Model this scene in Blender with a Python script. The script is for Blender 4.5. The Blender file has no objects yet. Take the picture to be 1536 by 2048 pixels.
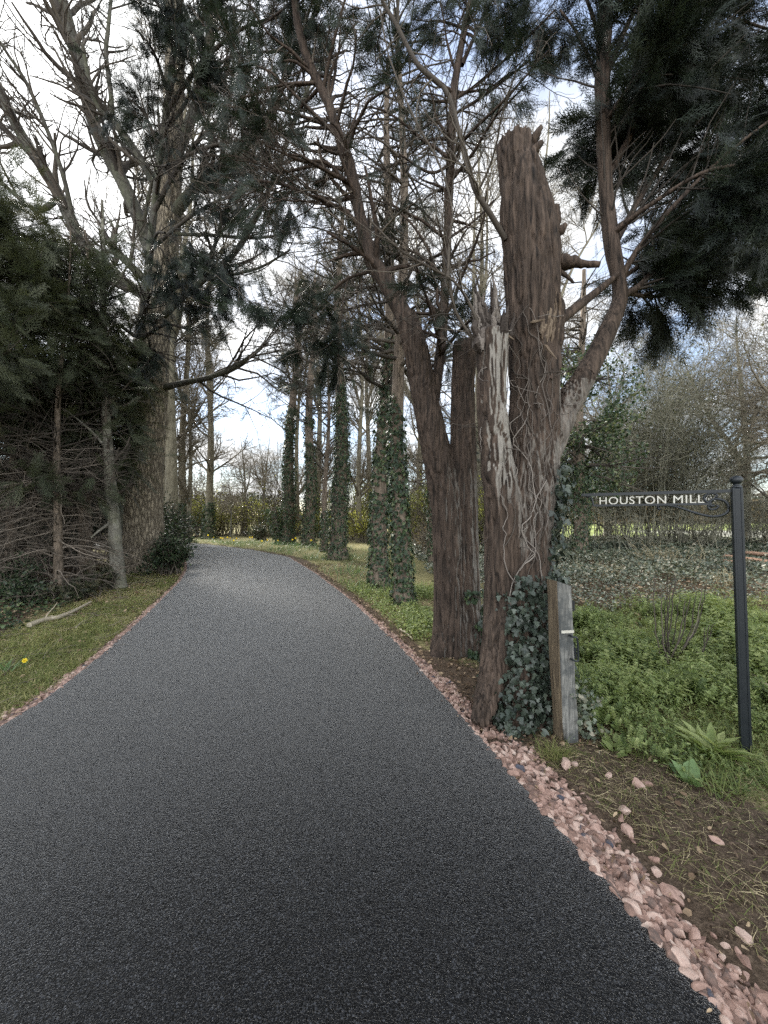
import bpy, bmesh, math
import numpy as np

# ------------------------------------------------------------------ camera, sky, sun, exposure
scene = bpy.context.scene
COL = scene.collection
CAM_Z, PITCH, FPX = 1.55, math.radians(0.82), 769.0
cam_d = bpy.data.cameras.new("camera")
cam_d.sensor_fit = 'HORIZONTAL'
cam_d.sensor_width = 36.0
cam_d.lens = 36.0 * FPX / 1536.0
cam_d.clip_start = 0.05
cam_d.clip_end = 3000
cam = bpy.data.objects.new("camera", cam_d)
COL.objects.link(cam)
cam.location = (0, 0, CAM_Z)
cam.rotation_euler = (math.pi / 2 + PITCH, 0, 0)
scene.camera = cam

SUN_EL, SUN_AZ = math.radians(42), math.radians(-38)      # azimuth from +Y, towards +X positive
SUN_DIR = (math.sin(SUN_AZ) * math.cos(SUN_EL), math.cos(SUN_AZ) * math.cos(SUN_EL), math.sin(SUN_EL))

world = bpy.data.worlds.new("World")
scene.world = world
world.use_nodes = True
nt = world.node_tree
nt.nodes.clear()


def nd(t, typ, **kw):
    n = t.nodes.new(typ)
    for k, v in kw.items():
        setattr(n, k, v)
    return n


def mth(t, op, a, b=None, clamp=False):
    n = nd(t, 'ShaderNodeMath', operation=op, use_clamp=clamp)
    for i, v in enumerate((a, b)):
        if v is None:
            continue
        if isinstance(v, (int, float)):
            n.inputs[i].default_value = v
        else:
            t.links.new(v, n.inputs[i])
    return n.outputs[0]


def ramp(t, fac, stops):
    n = nd(t, 'ShaderNodeValToRGB')
    e = n.color_ramp.elements
    while len(e) < len(stops):
        e.new(0.5)
    for i, (p, c) in enumerate(stops):
        e[i].position = p
        e[i].color = (c, c, c, 1) if isinstance(c, (int, float)) else (*c, 1)
    t.links.new(fac, n.inputs[0])
    return n.outputs[0]


def mixc(t, fac, a, b):
    n = nd(t, 'ShaderNodeMix', data_type='RGBA')
    for i, v in ((0, fac), (6, a), (7, b)):
        if isinstance(v, (int, float)):
            n.inputs[i].default_value = v
        elif isinstance(v, tuple):
            n.inputs[i].default_value = (*v, 1)
        else:
            t.links.new(v, n.inputs[i])
    return n.outputs[2]


def noise(t, vec, scale, detail=4, rough=0.55, dist=0.0):
    n = nd(t, 'ShaderNodeTexNoise')
    n.inputs['Scale'].default_value = scale
    n.inputs['Detail'].default_value = detail
    n.inputs['Roughness'].default_value = rough
    n.inputs['Distortion'].default_value = dist
    if vec is not None:
        t.links.new(vec, n.inputs['Vector'])
    return n.outputs['Fac']


CLOUD_SEED = 7.4
sky = nd(nt, 'ShaderNodeTexSky', sky_type='NISHITA')
sky.sun_disc = False
sky.sun_elevation = SUN_EL
sky.sun_rotation = SUN_AZ
sky.air_density = 1.0
sky.dust_density = 0.6
tc = nd(nt, 'ShaderNodeTexCoord')
sep = nd(nt, 'ShaderNodeSeparateXYZ')
nt.links.new(tc.outputs['Generated'], sep.inputs[0])
zc = mth(nt, 'MAXIMUM', sep.outputs[2], 0.0)
zz = mth(nt, 'ADD', zc, 0.22)
cu = nd(nt, 'ShaderNodeCombineXYZ')
nt.links.new(mth(nt, 'DIVIDE', sep.outputs[0], zz), cu.inputs[0])
nt.links.new(mth(nt, 'DIVIDE', sep.outputs[1], zz), cu.inputs[1])
cu.inputs[2].default_value = CLOUD_SEED
n1 = noise(nt, cu.outputs[0], 1.35, 8, 0.58, 0.3)
n2 = noise(nt, cu.outputs[0], 3.1, 6, 0.6, 0.2)
cover = ramp(nt, n1, [(0.42, 0.0), (0.60, 1.0)])
tone = ramp(nt, n2, [(0.3, 0.21), (0.72, 0.56)])
dp = nd(nt, 'ShaderNodeVectorMath', operation='DOT_PRODUCT')
nt.links.new(tc.outputs['Generated'], dp.inputs[0])
dp.inputs[1].default_value = SUN_DIR
glow = mth(nt, 'POWER', mth(nt, 'MAXIMUM', dp.outputs['Value'], 0.0), 12.0)
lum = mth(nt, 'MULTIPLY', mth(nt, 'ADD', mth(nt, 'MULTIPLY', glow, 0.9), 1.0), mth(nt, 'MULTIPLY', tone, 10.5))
# unseen sky behind the camera brightened, added as frontal fill light
rear_fill = mth(nt, 'ADD', mth(nt, 'MULTIPLY', mth(nt, 'MAXIMUM', mth(nt, 'MULTIPLY', sep.outputs[1], -1.0), 0.0), 3.2), 1.0)
lum = mth(nt, 'MULTIPLY', lum, rear_fill)
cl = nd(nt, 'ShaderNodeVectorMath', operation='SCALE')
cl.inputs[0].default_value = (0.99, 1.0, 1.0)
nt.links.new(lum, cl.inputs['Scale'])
glow2 = mth(nt, 'POWER', mth(nt, 'MAXIMUM', dp.outputs['Value'], 0.0), 24.0)
cov2 = mth(nt, 'MAXIMUM', mth(nt, 'ADD', mth(nt, 'MULTIPLY', cover, .8), .2), mth(nt, 'MULTIPLY', glow2, 1.4), True)
bg = nd(nt, 'ShaderNodeBackground')
bg.inputs['Strength'].default_value = 0.1
skyb = nd(nt, 'ShaderNodeVectorMath', operation='SCALE')
nt.links.new(sky.outputs[0], skyb.inputs[0])
skyb.inputs['Scale'].default_value = 0.8
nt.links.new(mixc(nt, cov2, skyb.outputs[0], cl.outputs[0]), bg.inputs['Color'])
wo = nd(nt, 'ShaderNodeOutputWorld')
nt.links.new(bg.outputs[0], wo.inputs[0])

sun_d = bpy.data.lights.new("sun", 'SUN')
sun_d.energy = 3.4
sun_d.angle = math.radians(15)
sun_d.color = (1.0, 0.95, 0.86)
sun = bpy.data.objects.new("sun", sun_d)
COL.objects.link(sun)
from mathutils import Vector
sun.rotation_euler = Vector(SUN_DIR).to_track_quat('Z', 'Y').to_euler()

vs = scene.view_settings
vs.view_transform = 'Standard'
vs.look = 'None'
vs.exposure = 1.85
vs.gamma = 1.0
scene.cycles.use_denoising = False
scene.cycles.max_bounces = 5
scene.cycles.diffuse_bounces = 3
scene.cycles.glossy_bounces = 2
scene.cycles.transmission_bounces = 3
scene.cycles.sample_clamp_indirect = 5.0
scene.cycles.caustics_reflective = False
scene.cycles.caustics_refractive = False

# ------------------------------------------------------------------ helpers
rng = np.random.default_rng(11)
CP, SP = math.cos(PITCH), math.sin(PITCH)


def P(px, py, Y):
    a, b = (px - 768) / FPX, (1024 - py) / FPX
    d = np.array([a, CP - b * SP, SP + b * CP])
    return np.array([0, 0, CAM_Z]) + d * (Y / d[1])


def G(px, py):
    a, b = (px - 768) / FPX, (1024 - py) / FPX
    d = np.array([a, CP - b * SP, SP + b * CP])
    return np.array([0, 0, CAM_Z]) + d * (-CAM_Z / d[2])


def unit(v):
    return v / np.maximum(np.linalg.norm(v, axis=-1, keepdims=True), 1e-9)


def _h(ix, iy, iz):
    with np.errstate(over='ignore'):
        n = (ix.astype(np.int64) * 374761393 + iy.astype(np.int64) * 668265263 + iz.astype(np.int64) * 2147483647 // 7).astype(np.uint32)
        n = (n ^ (n >> np.uint32(13))) * np.uint32(1274126177)
        n = (n ^ (n >> np.uint32(16))) * np.uint32(2246822519)
        n = n ^ (n >> np.uint32(15))
    return n.astype(np.float64) / 4294967295.0


def vnoise(p):
    i = np.floor(p)
    f = p - i
    f = f * f * (3 - 2 * f)
    i = i.astype(np.int64)
    r = 0
    for dx in (0, 1):
        for dy in (0, 1):
            for dz in (0, 1):
                w = (f[..., 0] if dx else 1 - f[..., 0]) * (f[..., 1] if dy else 1 - f[..., 1]) * (f[..., 2] if dz else 1 - f[..., 2])
                r = r + w * _h(i[..., 0] + dx, i[..., 1] + dy, i[..., 2] + dz)
    return r


def fbm(p, o=4):
    p = np.asarray(p, float)
    s, a, t = 0, 1.0, 0
    for k in range(o):
        s = s + a * vnoise(p * (2 ** k) + 17.3 * k)
        t += a
        a *= 0.5
    return s / t


def fbm2(x, y, o=4):
    return fbm(np.stack([x, y, np.zeros_like(x) + 0.37], -1), o)


def sstep(a, b, x):
    t = np.clip((x - a) / (b - a), 0, 1)
    return t * t * (3 - 2 * t)


ROOT = {}


def empty(name, loc, label, cat, group=None):
    o = bpy.data.objects.new(name, None)
    COL.objects.link(o)
    o.location = tuple(loc)
    o.empty_display_size = 0.2
    tag(o, label, cat, group)
    ROOT[o.name] = np.array(loc, float)
    return o


def tag(o, label, cat=None, group=None, kind=None):
    if label:
        o['label'] = label
    if cat:
        o['category'] = cat
    if group:
        o['group'] = group
    if kind:
        o['kind'] = kind
    return o


class MB:
    def __init__(s):
        s.V, s.F, s.R, s.n = [], [], [], 0
        s.extra = {}

    def add(s, V, F, r=0.5):
        V = np.asarray(V, float).reshape(-1, 3)
        s.V.append(V)
        s.F.append(np.asarray(F, np.int64) + s.n)
        s.R.append(np.broadcast_to(np.asarray(r, float), (len(V),)))
        s.n += len(V)

    def build(s, name, mat, parent=None, smooth=True, loc=None):
        V = np.concatenate(s.V) if s.V else np.zeros((0, 3))
        off = np.zeros(3)
        if parent is not None:
            off = ROOT[parent.name]
        elif loc is not None:
            off = np.asarray(loc, float)
        V = V - off
        me = bpy.data.meshes.new(name)
        me.vertices.add(len(V))
        me.vertices.foreach_set('co', V.astype(np.float32).ravel())
        tot = np.concatenate([np.full(len(f), f.shape[1], np.int32) for f in s.F])
        idx = np.concatenate([f.ravel() for f in s.F]).astype(np.int32)
        me.loops.add(len(idx))
        me.loops.foreach_set('vertex_index', idx)
        me.polygons.add(len(tot))
        st = np.zeros(len(tot), np.int32)
        st[1:] = np.cumsum(tot)[:-1]
        me.polygons.foreach_set('loop_start', st)
        me.polygons.foreach_set('loop_total', tot)
        me.polygons.foreach_set('use_smooth', np.full(len(tot), smooth, bool))
        me.update(calc_edges=True)
        a = me.attributes.new('rnd', 'FLOAT', 'POINT')
        a.data.foreach_set('value', np.concatenate(s.R).astype(np.float32))
        for k, v in s.extra.items():
            a = me.attributes.new(k, 'FLOAT', 'POINT')
            a.data.foreach_set('value', np.asarray(v, np.float32))
        if mat:
            me.materials.append(mat)
        o = bpy.data.objects.new(name, me)
        COL.objects.link(o)
        if parent is not None:
            o.parent = parent
            ROOT[o.name] = off
        else:
            o.location = tuple(off)
            ROOT[o.name] = off
        return o


def frames(Pp):
    T = unit(np.gradient(Pp, axis=1))
    m = unit(Pp[:, -1] - Pp[:, 0] + 1e-6)
    ref = np.where((np.abs(m[:, 2:3]) < 0.75), np.array([[0, 0, 1.0]]), np.array([[0, 1.0, 0.1]]))
    U = unit(ref[:, None, :] - (T * ref[:, None, :]).sum(-1, keepdims=True) * T)
    return T, U, np.cross(T, U)


def tubes(mb, Pp, R, S=5, r=0.5, bump=None, cap=False):
    Pp = np.asarray(Pp, float)
    R = np.asarray(R, float)
    if Pp.ndim == 2:
        Pp, R = Pp[None], R[None]
    N, K, _ = Pp.shape
    T, U, W = frames(Pp)
    a = np.arange(S) * 2 * np.pi / S
    dirv = np.cos(a)[None, None, :, None] * U[:, :, None] + np.sin(a)[None, None, :, None] * W[:, :, None]
    rad = np.broadcast_to(R[:, :, None], (N, K, S)).copy()
    V = Pp[:, :, None] + rad[..., None] * dirv
    if bump is not None:
        V = Pp[:, :, None] + (rad * bump(V))[..., None] * dirv
    i = np.arange(N)[:, None, None] * K * S
    k = np.arange(K - 1)[None, :, None] * S
    j = np.arange(S)[None, None, :]
    j2 = (j + 1) % S
    F = np.stack([i + k + j, i + k + j2, i + k + S + j2, i + k + S + j], -1).reshape(-1, 4)
    rr = np.broadcast_to(np.asarray(r, float).reshape(-1, 1) if np.ndim(r) else np.full((N, 1), r), (N, K * S)).ravel()
    mb.add(V, F, rr)
    if cap:
        for n in range(N):
            for kk, flip in ((0, True), (K - 1, False)):
                ring = V[n, kk]
                c = ring.mean(0)
                vv = np.vstack([ring, c])
                jj = np.arange(S)
                f = np.stack([jj, (jj + 1) % S, np.full(S, S)], -1)
                mb.add(vv, f[:, ::-1] if flip else f, 0.9)


def spline(pts, K):
    pts = np.asarray(pts, float)
    n = len(pts)
    if n == 2:
        t = np.linspace(0, 1, K)[:, None]
        return pts[0] * (1 - t) + pts[1] * t
    e = np.vstack([2 * pts[0] - pts[1], pts, 2 * pts[-1] - pts[-2]])
    u = np.linspace(0, n - 1 - 1e-6, K)
    i = u.astype(int)
    t = (u - i)[:, None]
    p0, p1, p2, p3 = e[i], e[i + 1], e[i + 2], e[i + 3]
    return 0.5 * (2 * p1 + (p2 - p0) * t + (2 * p0 - 5 * p1 + 4 * p2 - p3) * t ** 2 + (3 * p1 - p0 - 3 * p2 + p3) * t ** 3)


def limb(lst, K=14):
    """lst: (px, py, depth, width in px) read off at the given real depth -> points and radii in metres"""
    a = np.array([[*P(x, y, Y), w / FPX * Y / 2] for x, y, Y, w in lst])
    s = spline(a, K)
    return s[:, :3], np.maximum(s[:, 3], 0.004)


def sample(Pp, R, idx, t):
    K = Pp.shape[1]
    u = np.clip(t, 0, 0.9999) * (K - 1)
    i = u.astype(int)
    f = (u - i)[:, None]
    p = Pp[idx, i] * (1 - f) + Pp[idx, i + 1] * f
    d = unit(Pp[idx, i + 1] - Pp[idx, i])
    r = R[idx, i] * (1 - f[:, 0]) + R[idx, i + 1] * f[:, 0]
    return p, d, r


def march(p, d, L, r0, rt, K=6, wig=0.12, trop=(0, 0, 0), rg=None):
    rg = rg or rng
    N = len(p)
    Pp = np.zeros((N, K, 3))
    Pp[:, 0] = p
    st = (L / (K - 1))[:, None]
    trop = np.asarray(trop, float)
    for k in range(1, K):
        d = unit(d + wig * rg.normal(size=(N, 3)) + trop)
        Pp[:, k] = Pp[:, k - 1] + d * st
    t = np.linspace(0, 1, K)[None]
    R = r0[:, None] * (1 - t) + rt[:, None] * t
    return Pp, R


def grow(par, n, tr=(0.15, 1.0), ang=(30, 60), L=(0.5, 1.0), K=6, wig=0.12, trop=(0, 0, 0.03), rf=0.6, rt=0.35, rmin=0.004, bias=None, taperL=0.0, rg=None, wt=None):
    Pp, R = par
    rg = rg or rng
    ln = np.linalg.norm(np.diff(Pp, axis=1), axis=-1).sum(1)
    w = ln if wt is None else wt
    idx = rg.choice(len(Pp), n, p=w / w.sum())
    t = rg.uniform(tr[0], tr[1], n)
    p, d, r = sample(Pp, R, idx, t)
    q = unit(np.cross(d, rg.normal(size=(n, 3))))
    if bias is not None:
        q = unit(q + np.asarray(bias))
        q = unit(q - (q * d).sum(-1, keepdims=True) * d)
    a = np.radians(rg.uniform(ang[0], ang[1], n))[:, None]
    d2 = np.cos(a) * d + np.sin(a) * q
    LL = rg.uniform(L[0], L[1], n) * (1 - taperL * t)
    r0 = np.maximum(r * rf, rmin)
    r1 = np.maximum(r0 * rt, rmin * 0.6)
    return march(p, d2, LL, r0, r1, K, wig, trop, rg)


def stack(*brs):
    """resample a list of (P (K,3), R (K,)) limbs to one array"""
    K = 14
    PP, RR = [], []
    for p, r in brs:
        u = np.linspace(0, len(p) - 1, K)
        i = np.arange(len(p))
        PP.append(np.stack([np.interp(u, i, p[:, c]) for c in range(3)], -1))
        RR.append(np.interp(u, i, r))
    return np.array(PP), np.array(RR)


def instance(mb, TV, TF, pos, X, N, scale, r=0.5):
    n = len(pos)
    X = unit(X)
    Z = unit(N - (N * X).sum(-1, keepdims=True) * X)
    Yv = np.cross(Z, X)
    sc = np.asarray(scale, float)
    if sc.ndim == 0:
        sc = np.full((n, 3), float(sc))
    elif sc.ndim == 1:
        sc = np.repeat(sc[:, None], 3, 1)
    m = len(TV)
    V = pos[:, None] + (TV[None, :, 0:1] * sc[:, None, 0:1]) * X[:, None] + (TV[None, :, 1:2] * sc[:, None, 1:2]) * Yv[:, None] + (TV[None, :, 2:3] * sc[:, None, 2:3]) * Z[:, None]
    F = (np.arange(n)[:, None, None] * m + TF[None]).reshape(-1, TF.shape[1])
    rr = np.repeat(np.broadcast_to(np.asarray(r, float), (n,)), m)
    mb.add(V.reshape(-1, 3), F, rr)


def rdir(n, rg=None):
    return unit((rg or rng).normal(size=(n, 3)))


# leaf templates -----------------------------------------------------
def t_ivy():
    o = [(0, 0), (0.08, .30), (.32, .55), (.42, .28), (.72, .30), (1.0, 0)]
    pts = o + [(x, -y) for x, y in o[-2:0:-1]]
    V = np.array([[x, y, 0.22 * abs(y) - 0.18 * x * x] for x, y in pts] + [[.38, 0, 0.02]])
    n = len(pts)
    F = np.array([[i, (i + 1) % n, n] for i in range(n)])
    return V, F


def t_oval(w=0.32):
    V = np.array([[0, 0, 0], [.3, w, .05], [.7, w * .8, .0], [1, 0, -.12], [.7, -w * .8, .0], [.3, -w, .05], [.5, 0, -.04]])
    F = np.array([[0, 6, 1], [1, 6, 2], [2, 6, 3], [3, 6, 4], [4, 6, 5], [5, 6, 0]])
    return V, F[:, ::-1].copy()


def t_rhomb(w=0.3):
    return np.array([[0, 0, 0], [.45, w, .05], [1, 0, -.05], [.45, -w, .05]]), np.array([[0, 3, 2], [0, 2, 1]])


def t_blade():
    z = [(0, 0, .5), (.38, .03, .45), (.72, .14, .3), (1, .34, 0.05)]
    V = []
    for x, y, w in z:
        V += [[x, w * .1, -y], [x, -w * .1, -y]]
    F = [[0, 1, 3, 2], [2, 3, 5, 4], [4, 5, 7, 6]]
    return np.array(V), np.array(F)


def t_frond(nb=12, w=0.02, sub=2, seed=3):
    """a flat spray: axis, barbs and side barbs, each a thin tapering strip"""
    V, F = [], []

    def strip(a, b, ww):
        a, b = np.array(a, float), np.array(b, float)
        d = b - a
        q = np.array([-d[1], d[0], 0]) / max(np.linalg.norm(d[:2]), 1e-6) * ww
        i = len(V)
        V.extend([a - q * .7, a + q * .7, b])
        F.append([i, i + 1, i + 2])
    strip((0, 0, 0), (1, 0, -.18), w)
    g = np.random.default_rng(seed)
    for k in range(nb):
        t = .08 + .86 * k / nb
        s = 1 if k % 2 else -1
        L = (.55 - .36 * t) * g.uniform(.75, 1.2)
        a = math.radians(g.uniform(25, 45))
        z = -.18 * t * t
        b0 = np.array([t, 0, z])
        e = b0 + np.array([L * math.cos(a), s * L * math.sin(a), -.12 * L + g.uniform(-.08, .08)])
        strip(b0, e, w)
        for m_ in range(sub):
            for sg_ in (1, -1):
                f = .25 + .5 * m_ / max(sub, 1) + g.uniform(-.05, .1)
                c0_ = b0 + (e - b0) * f
                aa = s * a + sg_ * math.radians(g.uniform(30, 50))
                l2_ = L * (.55 - .3 * f) * g.uniform(.7, 1.2)
                strip(c0_, c0_ + np.array([l2_ * math.cos(aa), l2_ * math.sin(aa), -.1 * l2_ + g.uniform(-.04, .04)]), w * .8)
    return np.array(V), np.array(F)


IVY, OVAL, RHOMB, BLADE, FROND = t_ivy(), t_oval(), t_rhomb(), t_blade(), t_frond()
FROND_FAR = t_frond(12, .028, 1)
NARROW = t_oval(0.16)


# materials ----------------------------------------------------------
def newmat(name):
    m = bpy.data.materials.new(name)
    m.use_nodes = True
    t = m.node_tree
    t.nodes.clear()
    out = nd(t, 'ShaderNodeOutputMaterial')
    return m, t, out


def attr(t, name):
    n = nd(t, 'ShaderNodeAttribute', attribute_name=name)
    return n.outputs['Fac']


def leafmat(name, stops, rough=0.5, transl=0.3, spec=0.4, tint=(1.0, 1.0, 0.7)):
    m, t, out = newmat(name)
    c = ramp(t, attr(t, 'rnd'), stops)
    b = nd(t, 'ShaderNodeBsdfPrincipled')
    t.links.new(c, b.inputs['Base Color'])
    b.inputs['Roughness'].default_value = rough
    b.inputs['Specular IOR Level'].default_value = spec
    if transl > 0:
        tr = nd(t, 'ShaderNodeBsdfTranslucent')
        mm = nd(t, 'ShaderNodeMix', data_type='RGBA', blend_type='MULTIPLY')
        mm.inputs[0].default_value = 1
        t.links.new(c, mm.inputs[6])
        mm.inputs[7].default_value = (*[x * 1.5 for x in tint], 1)
        t.links.new(mm.outputs[2], tr.inputs[0])
        mx = nd(t, 'ShaderNodeMixShader')
        mx.inputs[0].default_value = transl
        t.links.new(b.outputs[0], mx.inputs[1])
        t.links.new(tr.outputs[0], mx.inputs[2])
        t.links.new(mx.outputs[0], out.inputs[0])
    else:
        t.links.new(b.outputs[0], out.inputs[0])
    return m


def barkmat(name, c1, c2, scale=18, zst=0.18, bump=0.02, pale=None, rough=0.85, net=False, moss=None):
    m, t, out = newmat(name)
    tc = nd(t, 'ShaderNodeTexCoord')
    mp = nd(t, 'ShaderNodeMapping')
    mp.inputs['Scale'].default_value = (1, 1, zst)
    t.links.new(tc.outputs['Object'], mp.inputs[0])
    f = noise(t, mp.outputs[0], scale, 6, 0.65, 0.6)
    g = noise(t, tc.outputs['Object'], scale * 0.16, 3, 0.5)
    hgt = f
    if net:
        v = nd(t, 'ShaderNodeTexVoronoi', feature='DISTANCE_TO_EDGE')
        v.inputs['Scale'].default_value = scale * 0.8
        wv = nd(t, 'ShaderNodeVectorMath', operation='ADD')
        t.links.new(mp.outputs[0], wv.inputs[0])
        nn = nd(t, 'ShaderNodeTexNoise')
        nn.inputs['Scale'].default_value = scale * .5
        t.links.new(mp.outputs[0], nn.inputs[0])
        sc = nd(t, 'ShaderNodeVectorMath', operation='SCALE')
        sc.inputs['Scale'].default_value = 0.10
        t.links.new(nn.outputs['Color'], sc.inputs[0])
        t.links.new(sc.outputs[0], wv.inputs[1])
        t.links.new(wv.outputs[0], v.inputs['Vector'])
        hgt = mth(t, 'MULTIPLY', ramp(t, v.outputs[0], [(0.0, 0.0), (0.28, 1.0)]), mth(t, 'ADD', mth(t, 'MULTIPLY', f, .5), .6))
        col = mixc(t, hgt, c1, c2)
    else:
        col = mixc(t, ramp(t, f, [(0.34, 0), (0.68, 1)]), c1, c2)
    k = mth(t, 'ADD', mth(t, 'MULTIPLY', g, .7), .62)
    vm = nd(t, 'ShaderNodeVectorMath', operation='SCALE')
    t.links.new(col, vm.inputs[0])
    t.links.new(k, vm.inputs['Scale'])
    col = vm.outputs[0]
    if moss:
        col = mixc(t, mth(t, 'MULTIPLY', ramp(t, noise(t, tc.outputs['Object'], 2.2, 5, .6), [(.45, 0), (.7, 1)]), .6), col, moss)
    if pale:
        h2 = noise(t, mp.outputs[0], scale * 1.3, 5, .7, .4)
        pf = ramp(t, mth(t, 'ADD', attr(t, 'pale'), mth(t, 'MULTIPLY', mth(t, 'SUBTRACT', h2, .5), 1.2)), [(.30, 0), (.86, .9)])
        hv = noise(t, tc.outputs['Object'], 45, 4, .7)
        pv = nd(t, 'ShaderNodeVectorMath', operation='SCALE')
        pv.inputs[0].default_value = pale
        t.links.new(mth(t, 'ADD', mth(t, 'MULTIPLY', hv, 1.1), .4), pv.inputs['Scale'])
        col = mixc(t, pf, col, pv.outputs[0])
    b = nd(t, 'ShaderNodeBsdfPrincipled')
    b.inputs['Roughness'].default_value = rough
    b.inputs['Specular IOR Level'].default_value = 0.25
    t.links.new(col, b.inputs['Base Color'])
    bp = nd(t, 'ShaderNodeBump')
    bp.inputs['Strength'].default_value = 0.9
    bp.inputs['Distance'].default_value = bump
    t.links.new(hgt, bp.inputs['Height'])
    t.links.new(bp.outputs[0], b.inputs['Normal'])
    t.links.new(b.outputs[0], out.inputs[0])
    return m


def plainmat(name, stops, rough=0.8, spec=0.3, nscale=None, bump=0.0, metal=0):
    m, t, out = newmat(name)
    tc = nd(t, 'ShaderNodeTexCoord')
    f = attr(t, 'rnd')
    if nscale:
        nn = noise(t, tc.outputs['Object'], nscale, 5, .6)
        f = mth(t, 'ADD', mth(t, 'MULTIPLY', f, .9), mth(t, 'MULTIPLY', mth(t, 'SUBTRACT', nn, .5), .7))
    b = nd(t, 'ShaderNodeBsdfPrincipled')
    t.links.new(ramp(t, f, stops), b.inputs['Base Color'])
    b.inputs['Roughness'].default_value = rough
    b.inputs['Specular IOR Level'].default_value = spec
    b.inputs['Metallic'].default_value = metal
    if bump and nscale:
        bp = nd(t, 'ShaderNodeBump')
        bp.inputs['Distance'].default_value = bump
        t.links.new(nn, bp.inputs['Height'])
        t.links.new(bp.outputs[0], b.inputs['Normal'])
    t.links.new(b.outputs[0], out.inputs[0])
    return m


M = {}
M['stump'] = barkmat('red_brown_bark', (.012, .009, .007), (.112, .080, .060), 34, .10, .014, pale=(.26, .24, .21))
M['yew'] = barkmat('yew_bark', (.013, .010, .008), (.104, .074, .056), 30, .12, .014, pale=(.23, .213, .19))
M['lime'] = barkmat('ridged_bark', (.09, .073, .052), (.40, .34, .25), 19, .22, .022, net=True)
M['grey'] = barkmat('grey_bark', (.09, .082, .066), (.30, .285, .24), 14, .5, .008, moss=(.10, .11, .05))
M['pole'] = barkmat('pale_bark', (.11, .095, .065), (.26, .235, .17), 9, .4, .01)
M['conifer'] = barkmat('conifer_bark', (.07, .054, .04), (.27, .215, .165), 22, .2, .01)
M['twig'] = plainmat('grey_twig', [(0, (.03, .025, .02)), (.5, (.07, .058, .046)), (1, (.14, .12, .095))])
M['dead'] = plainmat('dead_twig', [(0, (.055, .046, .037)), (.5, (.12, .10, .08)), (1, (.22, .185, .15))])
M['far_twig'] = plainmat('tan_twig', [(0, (.07, .058, .043)), (.5, (.14, .12, .086)), (1, (.23, .20, .15))])
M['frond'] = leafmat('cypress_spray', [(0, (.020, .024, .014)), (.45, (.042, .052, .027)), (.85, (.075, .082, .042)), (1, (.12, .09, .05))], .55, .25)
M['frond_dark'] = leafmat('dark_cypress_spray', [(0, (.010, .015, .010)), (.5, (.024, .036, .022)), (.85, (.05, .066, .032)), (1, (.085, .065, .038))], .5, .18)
M['ivy'] = leafmat('ivy_leaf', [(0, (.016, .030, .014)), (.5, (.038, .066, .030)), (.8, (.085, .12, .05)), (1, (.18, .19, .085))], .45, .15, .4)
M['ivy_grey'] = leafmat('ground_ivy_leaf', [(0, (.05, .065, .045)), (.5, (.12, .145, .10)), (.8, (.19, .195, .14)), (1, (.31, .275, .20))], .4, .12, .5)
M['herb'] = leafmat('green_herb', [(0, (.055, .085, .025)), (.45, (.165, .215, .07)), (1, (.32, .36, .15))], .5, .35)
M['grass'] = leafmat('short_grass', [(0, (.06, .09, .02)), (.45, (.14, .17, .045)), (.75, (.22, .21, .08)), (1, (.38, .32, .17))], .55, .3)
M['worn_grass'] = leafmat('worn_grass', [(0, (.09, .12, .03)), (.4, (.21, .235, .075)), (.7, (.37, .33, .15)), (1, (.56, .48, .31))], .6, .3)
M['ivy_stump'] = leafmat('greyish_ivy_leaf', [(0, (.016, .024, .016)), (.5, (.04, .055, .040)), (.85, (.085, .105, .08)), (1, (.16, .17, .13))], .42, .1, .5)  # greyer, less green leaf colour for the ivy on the broken tree
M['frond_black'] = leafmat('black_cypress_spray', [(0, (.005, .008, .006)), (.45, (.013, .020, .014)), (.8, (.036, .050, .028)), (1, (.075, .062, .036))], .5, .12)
M['dull_leaf'] = leafmat('dull_leaf', [(0, (.03, .036, .02)), (.5, (.07, .078, .045)), (1, (.15, .145, .09))], .5, .3)
M['olive_twig'] = plainmat('olive_twig', [(0, (.085, .083, .062)), (.5, (.18, .175, .128)), (1, (.29, .275, .21))])
M['limb_grey'] = barkmat('upper_limb_bark', (.035, .032, .026), (.125, .118, .098), 14, .5, .008, moss=(.09, .10, .05))
M['straw'] = leafmat('dry_straw', [(0, (.14, .11, .06)), (.6, (.32, .26, .15)), (1, (.52, .44, .27))], .7, .15)
M['litter'] = leafmat('fallen_leaf', [(0, (.06, .037, .022)), (.5, (.17, .11, .065)), (1, (.40, .30, .19))], .7, .1)
M['hedge'] = leafmat('spring_leaf', [(0, (.08, .09, .022)), (.5, (.19, .20, .05)), (1, (.36, .35, .11))], .5, .45)
M['holly'] = leafmat('holly_leaf', [(0, (.014, .024, .012)), (.6, (.03, .05, .024)), (1, (.08, .10, .05))], .45, .1, .35)
M['tan_leaf'] = leafmat('tan_leaf', [(0, (.08, .055, .03)), (.5, (.16, .115, .06)), (1, (.27, .20, .12))], .7, .3)
M['daff_leaf'] = leafmat('daffodil_leaf', [(0, (.05, .10, .045)), (.5, (.10, .17, .07)), (1, (.18, .26, .10))], .4, .3)
M['yellow'] = leafmat('daffodil_petal', [(0, (.75, .55, .03)), (1, (.9, .75, .06))], .5, .3)
M['stone'] = plainmat('pink_stone', [(0, (.06, .065, .085)), (.18, (.10, .072, .06)), (.4, (.21, .13, .10)), (.6, (.33, .215, .172)), (.8, (.42, .305, .25)), (1, (.47, .385, .325))], .75, .35, 42, .004)
M['metal'] = plainmat('black_paint', [(.3, (.007, .010, .013)), (.55, (.013, .017, .020)), (.8, (.03, .034, .034))], .42, .45, 9, .001)
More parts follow.
